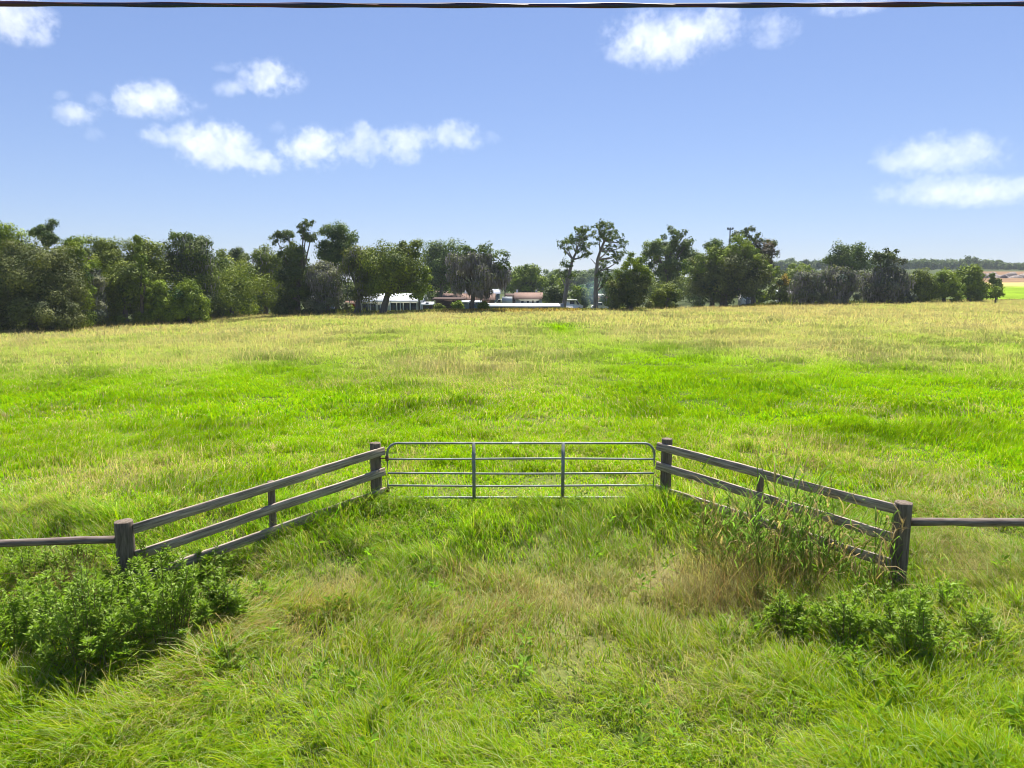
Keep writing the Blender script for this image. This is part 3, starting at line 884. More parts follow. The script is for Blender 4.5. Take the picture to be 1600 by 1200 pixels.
def tree(name, label, x0, x1, top, cbot, Y=None, base=None, bx=None, col="olive", nl=26, dens=1.0, leaf=2.6, lobe=(0.30, 0.50), shell=(0.55, 0.92), moss=0.0, trunk_r=None,
         limbs=6, cat="tree", group="trees along the pasture's far edge", flat=0.95, bark=None, extra=None, skirt=None, extra_open=False, jit=0.28):
    if Y is None:
        g = ground_hit((x0 + x1) / 2 if bx is None else bx, base); Y = g.y
    bx = (x0 + x1) / 2 if bx is None else bx
    s = Y / F
    c0 = at((x0 + x1) / 2, (top + cbot) / 2, Y)
    zt_, zb_ = at(0, top, Y).z, at(0, cbot, Y).z
    rx = (x1 - x0) * s / 2; rz = (zt_ - zb_) / 2
    bxw = at(bx, cbot, Y).x
    gz_ = float(hgt(bxw, Y))
    root = empty(name, (bxw, Y, gz_), label, cat, group)
    O = np.array((bxw, Y, gz_))
    cen = np.array((c0.x, Y, (zt_ + zb_) / 2)) - O
    cr = MB()
    if dens > 0.95: nl = int(nl * 1.35)
    N = int(dens * 2.3 * (x1 - x0) * (cbot - top) * 0.9)
    N = max(N, 250)
    rl = 1 - 0.5 * np.mean(lobe)
    lc, lr = crown_leaves(cr, cen, (rx * 0.92, rx * 0.85 * flat, rz * 0.92), nl, N, leaf * s, PAL[col], lobe, shell, jit=jit, core=dens > 0.95)
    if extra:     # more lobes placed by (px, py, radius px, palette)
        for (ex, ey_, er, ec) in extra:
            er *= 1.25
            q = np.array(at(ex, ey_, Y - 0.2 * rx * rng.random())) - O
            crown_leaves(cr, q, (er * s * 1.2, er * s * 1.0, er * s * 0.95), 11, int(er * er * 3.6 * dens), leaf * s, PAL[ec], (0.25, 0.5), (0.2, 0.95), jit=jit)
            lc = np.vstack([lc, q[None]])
    if skirt is None: skirt = name in ("broad_tree", "vine_covered_tree", "bushy_tree", "mossy_oak", "round_tree") and not extra_open
    if skirt:     # leafy lower boughs and suckers reaching the ground
        hs = cen[2] + rz
        crown_leaves(cr, (cen[0], -0.15 * rx, hs * 0.16), (rx * 0.95, rx * 0.7, hs * 0.20), max(6, nl // 3), N // 3, leaf * s, np.array(PAL[col]) * 0.95, (0.4, 0.7), (0.5, 1.0), jit=jit)
    tr = MB()
    r0 = trunk_r if trunk_r else max(0.16, 0.055 * rx + 0.02 * rz * 2)
    hub = np.array((cen[0] * 0.55, 0, max(cen[2] - rz * 0.72, 0.25 * (cen[2] + rz))))
    tt = np.linspace(0, 1, 6)[:, None]
    pts = hub * tt + rng.normal(0, 0.05, (6, 3)) * np.array((1, 1, 0)) * tt
    pts[0, 2] -= 0.3
    tr.tube(pts, r0 * np.array((1.45, 1.05, 0.95, 0.88, 0.82, 0.78)), 9, cap=False)
    sel = list(rng.permutation(len(lr))[:limbs]) + list(range(len(lr), len(lc)))
    for k in sel:
        e = lc[k]; mid = hub + (e - hub) * 0.5 + np.array((0, 0, 0.10 * np.linalg.norm(e - hub))) + rng.normal(0, 0.12, 3)
        t = np.linspace(0, 1, 6)[:, None]
        cu = (1 - t) ** 2 * hub + 2 * t * (1 - t) * mid + t ** 2 * e
        tr.tube(cu, r0 * np.linspace(0.6, 0.12, 6), 6, cap=False)
    tr.build("trunk", bark or M_BARK, root, smooth=True)
    cr.build("crown", M_LEAF, root)
    if moss > 0:
        ms = MB(); n_ = int(N * moss)
        k = rng.integers(0, len(lr), n_)
        o = rdir(n_, -0.4)
        p = lc[:len(lr)][k] + o * (lr[k] * (0.5 + 0.6 * rng.random(n_)))[:, None]
        Lm = rng.uniform(0.35, 1.1, n_) * 0.8; wd = leaf * s * rng.uniform(0.14, 0.36, n_)
        a = rng.random(n_) * 6.28
        dx = np.stack([np.cos(a), np.sin(a), np.zeros(n_)], -1) * wd[:, None]
        dn = np.stack([rng.normal(0, 0.08, n_), rng.normal(0, 0.08, n_), -Lm], -1)
        v = np.stack([p - dx, p + dx, p + dn * 0.6 + dx * 0.8, p + dn], 1)
        c = np.array((0.225, 0.21, 0.215)) * (0.6 + 0.7 * rng.random((n_, 1)))
        bb = (np.arange(n_) * 4)[:, None]
        ms.add(v.reshape(-1, 3), [bb + np.array([0, 1, 2, 3])], np.repeat(c, 4, 0))
        ms.build("moss", M_MOSS, root)["kind"] = "stuff"
    return root


T = tree
# --- left wood, front row first (x pixel range, top, crown bottom of the photograph)
T("broad_tree", "big dark broad tree filling the left edge of the wood", -25, 132, 368, 512, base=517, bx=50, col="shadowy", nl=60, dens=1.15, lobe=(0.22, 0.38))
T("broad_tree", "sunlit green tree whose top shows above the big dark tree at the left edge", -30, 48, 343, 460, Y=82, col="bright", nl=18, group="trees in the left wood")
T("tall_tree", "airy tall tree whose thin top stands out above the left end of the wood", 46, 98, 332, 402, Y=86, bx=74, col="deep", nl=26, dens=0.85, lobe=(0.24, 0.42), shell=(0.1, 0.9), limbs=9, group="trees in the left wood")
T("broad_tree", "bright topped tree between the big dark tree and the reddish one", 84, 150, 362, 500, Y=80, col="bright", nl=22, group="trees in the left wood")
T("broad_tree", "rounded green tree at the skyline left of the vine covered snag", 122, 200, 357, 470, Y=92, col="olive", nl=26, group="trees in the left wood")
T("broad_tree", "grey green tree with a small reddish patch in its crown", 108, 166, 392, 506, base=511, col="grey", nl=22, moss=0.12, extra=[(126, 408, 9, "red")], group="trees in the left wood")
T("broad_tree", "olive tree with a flat spreading crown, right of the reddish patch", 152, 236, 408, 500, base=508, bx=196, col="olive", nl=26, group="trees in the left wood")
T("vine_covered_tree", "slender vine covered snag rising through the left wood to a thin tip", 206, 236, 362, 500, base=508, bx=220, col="bright", nl=18, dens=0.8, shell=(0.2, 0.95), group="trees in the left wood")
T("broad_tree", "dark green tree at the skyline just right of the vine covered snag", 190, 270, 364, 480, Y=94, col="olive", nl=28, group="trees in the left wood")
T("bushy_tree", "light green bushy tree at the foot of the wood, right of the snag", 222, 272, 427, 506, base=507, col="bright", nl=18, group="trees in the left wood")
T("bushy_tree", "leafy low tree standing forward at the right end of the wood's front", 262, 330, 436, 507, base=506, col="bright", nl=24, jit=0.3, group="trees in the left wood")
T("broad_tree", "dark wide tree on the skyline behind the leafy low tree", 252, 346, 361, 480, Y=96, col="dark", nl=34, moss=0.06, extra=[(270, 374, 10, "deep"), (296, 372, 11, "deep"), (315, 380, 10, "deep")], group="trees in the left wood")
T("round_tree", "rounded yellow green tree standing by itself before the dark wood", 324, 402, 419, 494, base=496, bx=362, col="bright", nl=26, dens=1.1, group="trees in the left wood")
T("broad_tree", "small dark dome of a distant tree between the wood and the teal tree", 356, 394, 382, 430, Y=135, col="dark", nl=12, group="trees behind the pasture")
T("broad_tree", "olive spreading tree behind the teal green one", 376, 452, 382, 470, Y=120, col="olive", nl=24, moss=0.06, group="trees behind the pasture")
T("broad_tree", "olive tree on the skyline above the rounded yellow green tree", 318, 380, 386, 480, Y=112, col="olive", nl=20, group="trees in the left wood")
T("broad_tree", "bluish green broadleaf tree in half shade, right of the rounded yellow green tree", 374, 436, 415, 490, base=494, col="teal", nl=20)
T("vine_covered_tree", "knobbly vine smothered tree with several thin tops", 428, 502, 372, 488, base=493, bx=465, col="dark", nl=26, lobe=(0.22, 0.4), extra=[(433, 376, 10, "dark"), (450, 366, 11, "dark"), (476, 352, 9, "dark"), (478, 366, 9, "dark"), (458, 392, 12, "olive"), (486, 372, 10, "dark")])
T("tall_tree", "tallest dome shaped tree, dark green, behind the grey mossy oak", 494, 566, 345, 440, Y=108, bx=525, col="deep", nl=32, lobe=(0.24, 0.4), dens=1.1)
T("mossy_oak", "grey moss hung oak in front of the tallest dome shaped tree", 476, 544, 404, 478, base=492, bx=512, col="grey", nl=22, moss=0.3)
T("oak", "oak with a low dark trunk before the white house, left of a wider oak", 528, 606, 380, 477, base=491, bx=557, col="shadowy", nl=26, dens=1.1, moss=0.06, trunk_r=0.45, limbs=9)
T("oak", "widest oak before the white house, its trunk straight on the bright lawn", 556, 672, 374, 472, base=490.5, bx=597, col="olive", nl=40, dens=1.1, trunk_r=0.48, limbs=9, extra=[(662, 436, 14, "bright"), (656, 455, 12, "bright"), (640, 392, 16, "olive")])  # sunlight on the right side painted in as brighter leaf lobes
T("oak", "tall shadowy oak behind the brown roofed house", 648, 742, 371, 462, Y=150, bx=684, col="deep", nl=34, trunk_r=0.4, limbs=9)
T("mossy_oak", "leaning moss draped oak in front of the brown roofed house", 694, 796, 386, 462, base=487, bx=736, col="grey", extra_open=True, nl=34, dens=0.6, moss=0.8, limbs=12, trunk_r=0.32, lobe=(0.24, 0.4), extra=[(735, 390, 13, "deep"), (757, 392, 13, "deep"), (780, 408, 14, "deep"), (786, 420, 10, "deep")])
T("round_tree", "bright green round crowned tree behind the tan roofed house", 784, 862, 413, 464, Y=190, col="bright", nl=30, dens=1.3, lobe=(0.24, 0.4))
T("round_tree", "dark round tree at the right end of the tan roofed house", 848, 891, 446, 480, Y=135, col="dark", nl=16, dens=1.5, group="trees by the houses")
T("round_tree", "pale green tree peeping over the dark round tree by the tan roofed house", 850, 884, 432, 470, Y=180, col="bright", nl=12, dens=1.4, group="trees by the houses")
T("bushy_tree", "light green bushy tree between the two pines", 886, 928, 446, 476, Y=170, col="bright", nl=16, dens=1.4, group="trees by the houses")
T("bushy_tree", "grey green bushy tree low behind the white vehicles", 896, 946, 440, 468, Y=215, col="teal", nl=14, dens=1.4, group="trees by the houses")
T("bushy_tree", "olive bushy tree just right of the taller pine's trunk", 936, 984, 430, 476, Y=150, col="bright", nl=18, dens=1.3, group="trees by the houses")
T("small_conifer", "small dark pointed tree between the white vehicles", 908, 920, 462, 480, Y=125, col="dark", nl=7, dens=2.5, group="trees by the houses")


# two tall pines: open, with long bare trunks
def pine(label, path, lobes, Y, r0, dead=None):
    b = at(*path[0], Y); gz_ = float(hgt(b.x, Y))
    root = empty("pine_tree", (b.x, Y, gz_), label, "tree", "tall pines")
    O = np.array((b.x, Y, gz_)); s = Y / F
    P = np.array([np.array(at(px, py, Y)) - O for px, py in path]); P[0, 2] = -0.2
    tr = MB(); tr.tube(P, r0 * np.linspace(1, 0.3, len(P)), 9, cap=False)
    cr = MB()
    for (px, py, r_) in lobes:
        r_ *= 1.22
        q = np.array(at(px, py, Y + rng.normal(0, 1.0))) - O
        crown_leaves(cr, q, (r_ * s * 1.1, r_ * s * 1.1, r_ * s * 0.8), 10, int(r_ * r_ * 2.3), 2.3 * s, PAL["pine"], (0.22, 0.42), (0.3, 1.0), squash=0.7)
        k = np.argmin(np.linalg.norm(P[1:] - (q - np.array((0, 0, r_ * s * 1.5))), axis=1)) + 1
        e = q; st_ = P[k]; t = np.linspace(0, 1, 6)[:, None]
        mid = (st_ + e) / 2 + np.array((0, 0, -0.12 * np.linalg.norm(e - st_)))
        tr.tube((1 - t) ** 2 * st_ + 2 * t * (1 - t) * mid + t ** 2 * e, r0 * np.linspace(0.38, 0.10, 6), 6, cap=False)
    if dead:
        tr.tube([np.array(at(*dead[0], Y)) - O, np.array(at(*dead[1], Y)) - O], [r0 * 0.2, r0 * 0.08], 5)
    tr.build("trunk", M_PINEBARK, root, smooth=True); cr.build("crown", M_LEAF, root)


pine("slightly shorter tall pine leaning right, left of the pair", [(880, 480), (885, 450), (890, 425), (895, 405), (900, 395), (906, 375)],
     [(905, 362, 11), (914, 361, 9), (901, 372, 9), (893, 376, 8), (884, 379, 9), (877, 381, 7), (912, 378, 10), (919, 383, 7), (903, 388, 11), (918, 396, 8), (913, 400, 6), (886, 392, 7), (923, 366, 5), (881, 409, 6), (889, 413, 8), (874, 425, 8), (884, 428, 8), (897, 430, 6)], 112, 0.36)
pine("taller straight pine with a forked open crown, right of the pair", [(931, 482), (931, 455), (932, 425), (934, 405), (938, 392), (944, 376)],
     [(933, 352, 8), (944, 353, 9), (953, 356, 9), (938, 362, 8), (958, 364, 9), (948, 370, 9), (936, 374, 8), (964, 370, 7), (972, 378, 7), (955, 380, 8), (973, 386, 5), (950, 392, 8), (960, 399, 8), (972, 398, 8), (966, 408, 7), (944, 408, 8), (950, 418, 9), (941, 428, 8), (953, 432, 9), (947, 443, 9)], 113, 0.42, dead=((931, 413), (923, 404)))

# --- right of the pines
T("round_tree", "dark dome shaped tree right of the pines, sunlit only on top", 948, 1024, 424, 482, base=485.5, col="shadowy", nl=30, dens=1.15, extra=[(985, 412, 16, "bright"), (1000, 425, 16, "bright"), (975, 432, 13, "bright")])  # sunlight on the top painted with brighter lobes over a darker crown
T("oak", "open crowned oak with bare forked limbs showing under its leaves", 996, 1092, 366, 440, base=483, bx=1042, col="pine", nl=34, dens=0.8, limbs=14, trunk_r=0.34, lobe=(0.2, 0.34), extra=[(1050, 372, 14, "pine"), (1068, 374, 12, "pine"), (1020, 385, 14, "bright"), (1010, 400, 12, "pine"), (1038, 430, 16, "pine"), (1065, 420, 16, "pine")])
T("bushy_tree", "low leafy bush under the open crowned oak", 1014, 1066, 444, 484, base=483.5, col="olive", nl=16, dens=1.3)
T("broad_tree", "loose green tree on the skyline behind the densest round oak", 1078, 1150, 374, 440, Y=165, col="pine", nl=24, dens=0.9, lobe=(0.24, 0.4))
T("oak", "densest round oak, bright green top over a black shaded base", 1062, 1206, 384, 480, base=482, bx=1130, col="shadowy", nl=60, dens=1.2, lobe=(0.22, 0.36), extra=[(1140, 398, 22, "bright"), (1165, 400, 20, "bright"), (1120, 402, 20, "bright"), (1185, 418, 18, "bright"), (1100, 412, 18, "bright"), (1080, 422, 14, "bright"), (1150, 392, 14, "bright"), (1200, 424, 10, "bright")])  # sunlit top and shaded base put into the leaf colours
T("tall_tree", "dark reddish tree with a knobbed top rising behind the densest round oak", 1140, 1216, 372, 450, Y=142, col="red", nl=30, lobe=(0.24, 0.4), extra=[(1170, 362, 7, "dark"), (1168, 370, 6, "dark"), (1183, 376, 9, "dark"), (1205, 388, 10, "dark"), (1150, 372, 10, "dark")])
T("bushy_tree", "lime green bush in a sunny gap under the densest round oak's right side", 1176, 1206, 452, 474, Y=150, col="bright", nl=10, dens=1.6)
T("flowering_tree", "small tree with yellow blossom at its top, left of the mossy grey trees", 1200, 1236, 436, 474, base=478.5, col="dark", nl=14, dens=0.9, extra=[(1226, 436, 7, "yellow"), (1222, 441, 6, "yellow")])
T("broad_tree", "green tree glimpsed beyond the yellow blossom, before the hill", 1226, 1276, 408, 450, Y=210, col="bright", nl=16, dens=1.3)
T("mossy_oak", "rounded grey mossy oak nearest the yellow blossom", 1234, 1292, 420, 474, base=477.5, col="grey", nl=24, moss=0.4, dens=1.2)
T("mossy_oak", "grey mossy oak with a pale bare trunk showing at its foot", 1278, 1342, 416, 472, base=476.5, bx=1312, col="grey", nl=24, moss=0.4, dens=1.2, bark=M_PINEBARK)
T("tall_tree", "tall dark domed tree behind the two rounded mossy oaks", 1287, 1362, 376, 440, Y=158, col="deep", nl=32, dens=1.1, lobe=(0.24, 0.4))
T("mossy_oak", "wide purple grey mossy oak with a knobbly top, right of the domed tree", 1334, 1426, 414, 472, base=475, col="grey", nl=34, moss=0.4, dens=1.2, extra=[(1374, 400, 9, "dark"), (1390, 399, 9, "dark"), (1380, 410, 12, "dark"), (1400, 420, 14, "grey")])
T("broad_tree", "mid green tree touching the right side of the widest mossy oak", 1410, 1466, 420, 472, base=473.5, col="olive", nl=22, dens=1.2)
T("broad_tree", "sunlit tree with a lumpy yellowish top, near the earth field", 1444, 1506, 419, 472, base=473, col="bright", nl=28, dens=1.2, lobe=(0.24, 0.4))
T("broad_tree", "tree with a raised green top, left of the two small separate trees", 1488, 1540, 412, 471, base=472.5, col="bright", nl=22, dens=1.2)
T("small_tree", "small bushy tree standing apart before the earth field", 1519, 1547, 436, 469, base=472, col="olive", nl=14, dens=1.4)
T("small_tree", "slim open little tree at the edge of the bright green slope", 1545, 1570, 422, 468, base=471.5, col="pine", nl=16, dens=0.9, shell=(0.2, 0.95))
for px, py, r_, lab in [(440, 493, 16, "low dark bush left of the knobbly vine smothered tree"), (548, 490, 9, "small dark bush left of the shaded oak trunk"), (685, 486, 9, "round bush before the dark carport"), (755, 487, 11, "leafy bush beside the small grey shed"),
                        (655, 468, 12, "yellow green bush at the right end of the white house"), (1232, 476, 12, "low bush below the yellow blossom"), (716, 484, 10, "round green bush left of the small grey shed"), (1556, 466, 12, "light green bush behind the slim little tree")]:
    g = ground_hit(px, max(py, 474)); Yb = g.y if py > 470 else 122
    T("bush", lab, px - r_, px + r_, py - r_ * 1.4, py + 1, Y=Yb, col="olive" if "dark" in lab else "bright", nl=9, dens=1.6, cat="bush", limbs=3, group="bushes along the pasture's far edge")


# far woods that read as one mass
def far_wood(name, label, px0, px1, topf, Y, hmin, hmax, n_t, col):
    mb = MB()
    for k in range(n_t):
        px = px0 + (px1 - px0) * (k + rng.random()) / n_t
        Yk = Y * (1 + 0.10 * rng.standard_normal() * 0.6)
        b = at(px, 440, Yk); zt_ = at(px, topf(px) + rng.uniform(-1, 5), Yk).z
        gz_ = float(hgt(b.x, Yk)); h_ = max(hmin, zt_ - gz_)
        w = rng.uniform(0.30, 0.5) * min(h_, hmax)
        crown_leaves(mb, (b.x, Yk, gz_ + h_ * 0.55), (w, w, h_ * 0.45), 8, 900, 2.6 * Yk / F, PAL[col], (0.35, 0.6), (0.3, 0.9))
    tag(mb.build(name, M_LEAF), label, "woodland", kind="stuff")


far_wood("far_woodland", "hazy blue green woodland far behind the pines and houses", 560, 1010, lambda p: 418 if 850 < p < 1000 else 428, 420, 10, 16, 70, "deep")
far_wood("hill_woodland", "wooded ridge on the far right skyline", 1190, 1560, lambda p: np.interp(p, [1190, 1230, 1330, 1420, 1450, 1510, 1570, 1700], [409, 406, 408, 407, 406, 403, 408, 416]), 640, 7, 12, 120, "deep")
far_wood("ridge_treeline", "thin line of trees beyond the bare earth field at the right edge", 1540, 1760, lambda p: np.interp(p, [1540, 1600, 1760], [407, 415, 419]), 640, 4, 9, 55, "deep")
far_wood("left_woodland", "deep woodland filling in behind the left wood", -160, 420, lambda p: np.interp(p, [-160, 0, 100, 330, 420], [378, 378, 380, 398, 418]), 100, 6, 14, 60, "olive")

far_wood("middle_woodland", "green thickets behind the oaks right of the pines", 985, 1260, lambda p: 428 + 6 * math.sin(p * 0.07), 215, 7, 12, 40, "olive")
far_wood("house_woodland", "dark thickets behind the white house and the mossy trees", 385, 700, lambda p: 430 + 6 * math.sin(p * 0.05), 185, 7, 12, 44, "dark")

# undergrowth along the far edge of the pasture
mb = MB()
for (pa, ya, pb, yb, h0, n_) in [(-60, 519, 300, 505, 0.5, 1500), (270, 507, 460, 493, 1.0, 2200), (440, 494, 560, 491, 0.7, 1200), (560, 491, 700, 489, 0.3, 1300), (660, 489, 960, 486.5, 0.36, 3600), (960, 486, 1180, 481, 0.4, 1500), (1160, 481, 1250, 478.5, 0.8, 900), (1240, 479, 1620, 471, 0.5, 2600)]:
    t = rng.random(n_)
    A_ = np.array(ground_hit(pa, ya)); B_ = np.array(ground_hit(pb, yb))
    x = A_[0] + (B_[0] - A_[0]) * t + rng.normal(0, 0.4, n_); y = A_[1] + (B_[1] - A_[1]) * t + 1.2 + rng.normal(0, 0.9, n_)
    hh = h0 * (0.35 + 1.1 * fbm(x * 0.5, y * 0.5, 5, 3))
    c = lerp(np.array((0.10, 0.15, 0.02)), np.array((0.24, 0.22, 0.06)), np.clip(rng.random(n_) * 1.2 - 0.2, 0, 1)) * (0.6 + 0.6 * rng.random((n_, 1)))
    blades(mb, x, y, hgt(x, y) + hh * rng.random(n_) * 0.5, hh, np.full(n_, 0.18), rng.random(n_) * 6.28, 0.3 * rng.random(n_), 0.9 * rng.random(n_), c, 2)
tag(mb.build("undergrowth", M_LEAF), "rough weedy undergrowth along the far edge of the pasture", "undergrowth", kind="stuff")
mb = MB(); n_ = 2600
px = rng.uniform(690, 905, n_); t = (px - 690) / 215
A_ = np.array(ground_hit(690, 488.6)); B_ = np.array(ground_hit(905, 487))
x = A_[0] + (B_[0] - A_[0]) * t; y = A_[1] + (B_[1] - A_[1]) * t + rng.normal(0, 1.0, n_)
c = lerp(np.array((0.38, 0.20, 0.05)), np.array((0.36, 0.30, 0.08)), rng.random(n_)) * (0.7 + 0.5 * rng.random((n_, 1)))
blades(mb, x, y, hgt(x, y), 0.5 * (0.5 + 0.8 * rng.random(n_)), np.full(n_, 0.10), rng.random(n_) * 6.28, 0.3 * rng.random(n_), 0.8 * rng.random(n_), c, 2)
tag(mb.build("rusty_grass", M_GRASS), "strip of rusty orange grass before the long white roofed shed", "grass", kind="stuff")

# ------------------------------------------------------------------ houses, sheds, vehicles beyond the pasture
M_WHITE = plain_mat("white_paint", (0.78, 0.78, 0.76), (0.68, 0.68, 0.66), 2, 0.6)
M_METALROOF = plain_mat("white_metal_roof", (0.62, 0.64, 0.66), (0.50, 0.52, 0.55), 0.8, 0.45, 0.0, stretch=(1, 6, 1))
M_BROWNROOF = plain_mat("brown_shingle_roof", (0.18, 0.108, 0.082), (0.13, 0.08, 0.06), 4, 0.9)
M_TANROOF = plain_mat("tan_shingle_roof", (0.20, 0.125, 0.098), (0.15, 0.095, 0.075), 4, 0.9)
M_GREYROOF = plain_mat("grey_roof", (0.34, 0.36, 0.42), (0.27, 0.29, 0.35), 3, 0.8)
M_BRICK = plain_mat("brown_brick", (0.16, 0.085, 0.06), (0.11, 0.06, 0.045), 9, 0.9)
M_CREAM = plain_mat("cream_wall", (0.48, 0.48, 0.42), (0.40, 0.40, 0.35), 3, 0.8)
M_GREYWALL = plain_mat("grey_wall", (0.16, 0.19, 0.24), (0.12, 0.15, 0.19), 3, 0.8)
M_DARKWOOD = plain_mat("dark_wood", (0.055, 0.032, 0.026), (0.085, 0.05, 0.04), 4, 0.9)
M_RED = plain_mat("red_paint", (0.34, 0.05, 0.035), (0.27, 0.045, 0.03), 4, 0.8)
M_GLASS = plain_mat("dark_glass", (0.02, 0.024, 0.03), (0.035, 0.04, 0.05), 2, 0.12, spec=0.6)
M_TYRE = plain_mat("black_rubber", (0.02, 0.02, 0.02), (0.03, 0.03, 0.03), 8, 0.9)
M_CONC = plain_mat("concrete", (0.42, 0.42, 0.42), (0.34, 0.34, 0.34), 3, 0.9)


def gable(mb, x0, x1, y0, y1, ze, zr, ov=0.35, th=0.12):
    """gable roof, ridge along X, with thickness"""
    ym = (y0 + y1) / 2
    for (ya, za, yb, zb_) in ((y0 - ov, ze - 0.02, ym, zr), (ym, zr, y1 + ov, ze - 0.02)):
        v = [(x0 - ov, ya, za), (x1 + ov, ya, za), (x1 + ov, yb, zb_), (x0 - ov, yb, zb_)]
        v += [(a, b, c - th) for (a, b, c) in v]
        mb.add(v, [[(0, 1, 2, 3), (7, 6, 5, 4), (0, 4, 5, 1), (1, 5, 6, 2), (2, 6, 7, 3), (3, 7, 4, 0)]])
    return mb


def house(name, label, px0, px1, Y, eave, ridge, depth, wall_m, roof_m, cat="house", windows=(), door=None, chimneys=(), posts=0, group=None, base_drop=0.0):
    """front wall at distance Y; eave and ridge are photograph rows"""
    a = at(px0, eave, Y); b = at(px1, eave, Y); w = b.x - a.x
    gz_ = float(min(hgt(a.x, Y), hgt(b.x, Y), hgt(a.x, Y + depth))) - 0.1
    ze = a.z - gz_; zr = at(px0, ridge, Y + depth / 2).z - gz_
    root = empty(name, (a.x, Y, gz_), label, cat, group)
    mb = MB(); mb.box(0, w, 0, depth, -0.5, ze - 0.13)
    ym = depth / 2
    mb.add([(0, 0.002, ze - 0.13), (0, depth - 0.002, ze - 0.13), (0, ym, zr - 0.14), (w, 0.002, ze - 0.13), (w, depth - 0.002, ze - 0.13), (w, ym, zr - 0.14)], [[(0, 2, 1), (3, 4, 5)]])
    mb.build("wall", wall_m, root)
    rf = gable(MB(), 0, w, 0, depth, ze, zr).build("roof", roof_m, root)
    for (cx, cy, hh, mt) in chimneys:
        MB().box(w * cx - 0.25, w * cx + 0.25, depth * cy - 0.25, depth * cy + 0.25, zr - 0.9, zr + hh).box(w * cx - 0.3, w * cx + 0.3, depth * cy - 0.3, depth * cy + 0.3, zr + hh + 0.002, zr + hh + 0.1).build("chimney", mt, rf)
    for (f0, f1, z0, z1) in windows:
        fr = MB()
        x0, x1 = w * f0, w * f1; za, zb_ = ze * z0, ze * z1
        fr.box(x0 - 0.06, x0, -0.04, 0.0, za - 0.06, zb_ + 0.06).box(x1, x1 + 0.06, -0.04, 0.0, za - 0.06, zb_ + 0.06).box(x0, x1, -0.04, 0.0, za - 0.06, za).box(x0, x1, -0.04, 0.0, zb_, zb_ + 0.06)
        fo = fr.build("window", M_WHITE, root)
        MB().box(x0, x1, -0.02, -0.004, za, zb_).build("pane", M_GLASS, fo)
    if door:
        f0, f1, mt = door
        d_ = MB().box(w * f0, w * f1, -0.03, -0.003, 0.1, 2.1).build("door", mt, root)
        MB().box(w * f1 - 0.12, w * f1 - 0.07, -0.07, -0.031, 1.0, 1.08).build("handle", M_GATE, d_)
    for k in range(posts):
        xx = 0.1 + (w - 0.2) * k / (posts - 1)
        MB().box(xx - 0.06, xx + 0.06, -0.32, -0.20, -0.4, ze - 0.16).build("porch_post", M_WHITE, root)
    return root


gh = "houses and sheds beyond the pasture"
house("white_house", "long white house with a bright metal roof and dark porch windows behind two oaks", 562, 658, 124, 470.5, 458.5, 7.5, M_CREAM, M_METALROOF, windows=[(0.04, 0.13, 0.35, 0.85), (0.14, 0.26, 0.35, 0.85), (0.50, 0.59, 0.1, 0.88), (0.61, 0.70, 0.1, 0.88), (0.72, 0.81, 0.1, 0.88), (0.83, 0.92, 0.1, 0.88)], door=(0.30, 0.36, M_GLASS), posts=7, group=gh)  # porch shade put into the wall colour: cream instead of white
house("white_roofed_shed", "white metal roof glimpsed through the mossy oak left of the red shed", 484, 512, 130, 470, 461, 5, M_GREYWALL, M_METALROOF, cat="shed", group=gh, door=(0.4, 0.6, M_DARKWOOD))
house("red_shed", "small red shed half hidden by the left oak trunk", 541, 553, 120, 474, 470, 2.2, M_RED, M_BRICK, cat="shed", group=gh, door=(0.3, 0.75, M_DARKWOOD))
house("garden_shed", "small open shed with a white roof at the white house's right end", 661, 674, 120, 475.5, 471.5, 2, M_DARKWOOD, M_METALROOF, cat="shed", group=gh, door=(0.3, 0.7, M_GLASS))
house("brown_house", "brown roofed brick house behind the leaning mossy oak", 692, 771, 150, 468.5, 458.5, 8, M_BRICK, M_BROWNROOF, windows=[(0.55, 0.63, 0.4, 0.8), (0.75, 0.83, 0.4, 0.8), (0.1, 0.18, 0.4, 0.8)], door=(0.66, 0.71, M_WHITE), group=gh)
house("small_house", "small gabled house peeping over the left end of the brown roof", 682, 698, 185, 458.5, 454.5, 4, M_DARKWOOD, M_BROWNROOF, group=gh, windows=[(0.3, 0.6, 0.5, 0.85)])
house("grey_roofed_house", "house with a long blue grey roof behind the brown roofed one", 726, 780, 200, 459, 452, 8, M_GREYWALL, M_GREYROOF, group=gh, windows=[(0.2, 0.3, 0.4, 0.8), (0.7, 0.8, 0.4, 0.8)])
house("grey_shed", "little grey shed with a flat white roof beside the leaning trunk", 724, 749, 116, 471.5, 469.5, 2.4, M_GREYWALL, M_METALROOF, cat="shed", group=gh, door=(0.35, 0.65, M_GLASS))
house("tan_house", "tan roofed cream house with two chimneys behind the long white roof", 806, 847, 168, 466.8, 457, 7, M_CREAM, M_TANROOF, windows=[(0.2, 0.3, 0.35, 0.8), (0.42, 0.5, 0.35, 0.8), (0.78, 0.88, 0.35, 0.8)], door=(0.62, 0.68, M_DARKWOOD), chimneys=[(0.05, 0.6, 0.55, M_WHITE), (0.80, 0.6, 0.55, M_CREAM)], group=gh)
house("brick_house", "dark brick house with a pale roof at the left of the dome shaped tree", 938, 956, 165, 462.5, 459, 5, M_BRICK, M_CREAM, windows=[(0.3, 0.55, 0.4, 0.8)], group=gh)
house("dark_building", "dark building behind the parked box truck", 792, 808, 175, 462, 458.5, 5, M_DARKWOOD, M_DARKWOOD, group=gh, door=(0.3, 0.6, M_BRICK))
house("white_shed", "white shed seen in the gap under the densest oak's right side", 1160, 1180, 160, 457, 452, 3, M_WHITE, M_METALROOF, cat="shed", group=gh, door=(0.3, 0.6, M_GREYWALL))
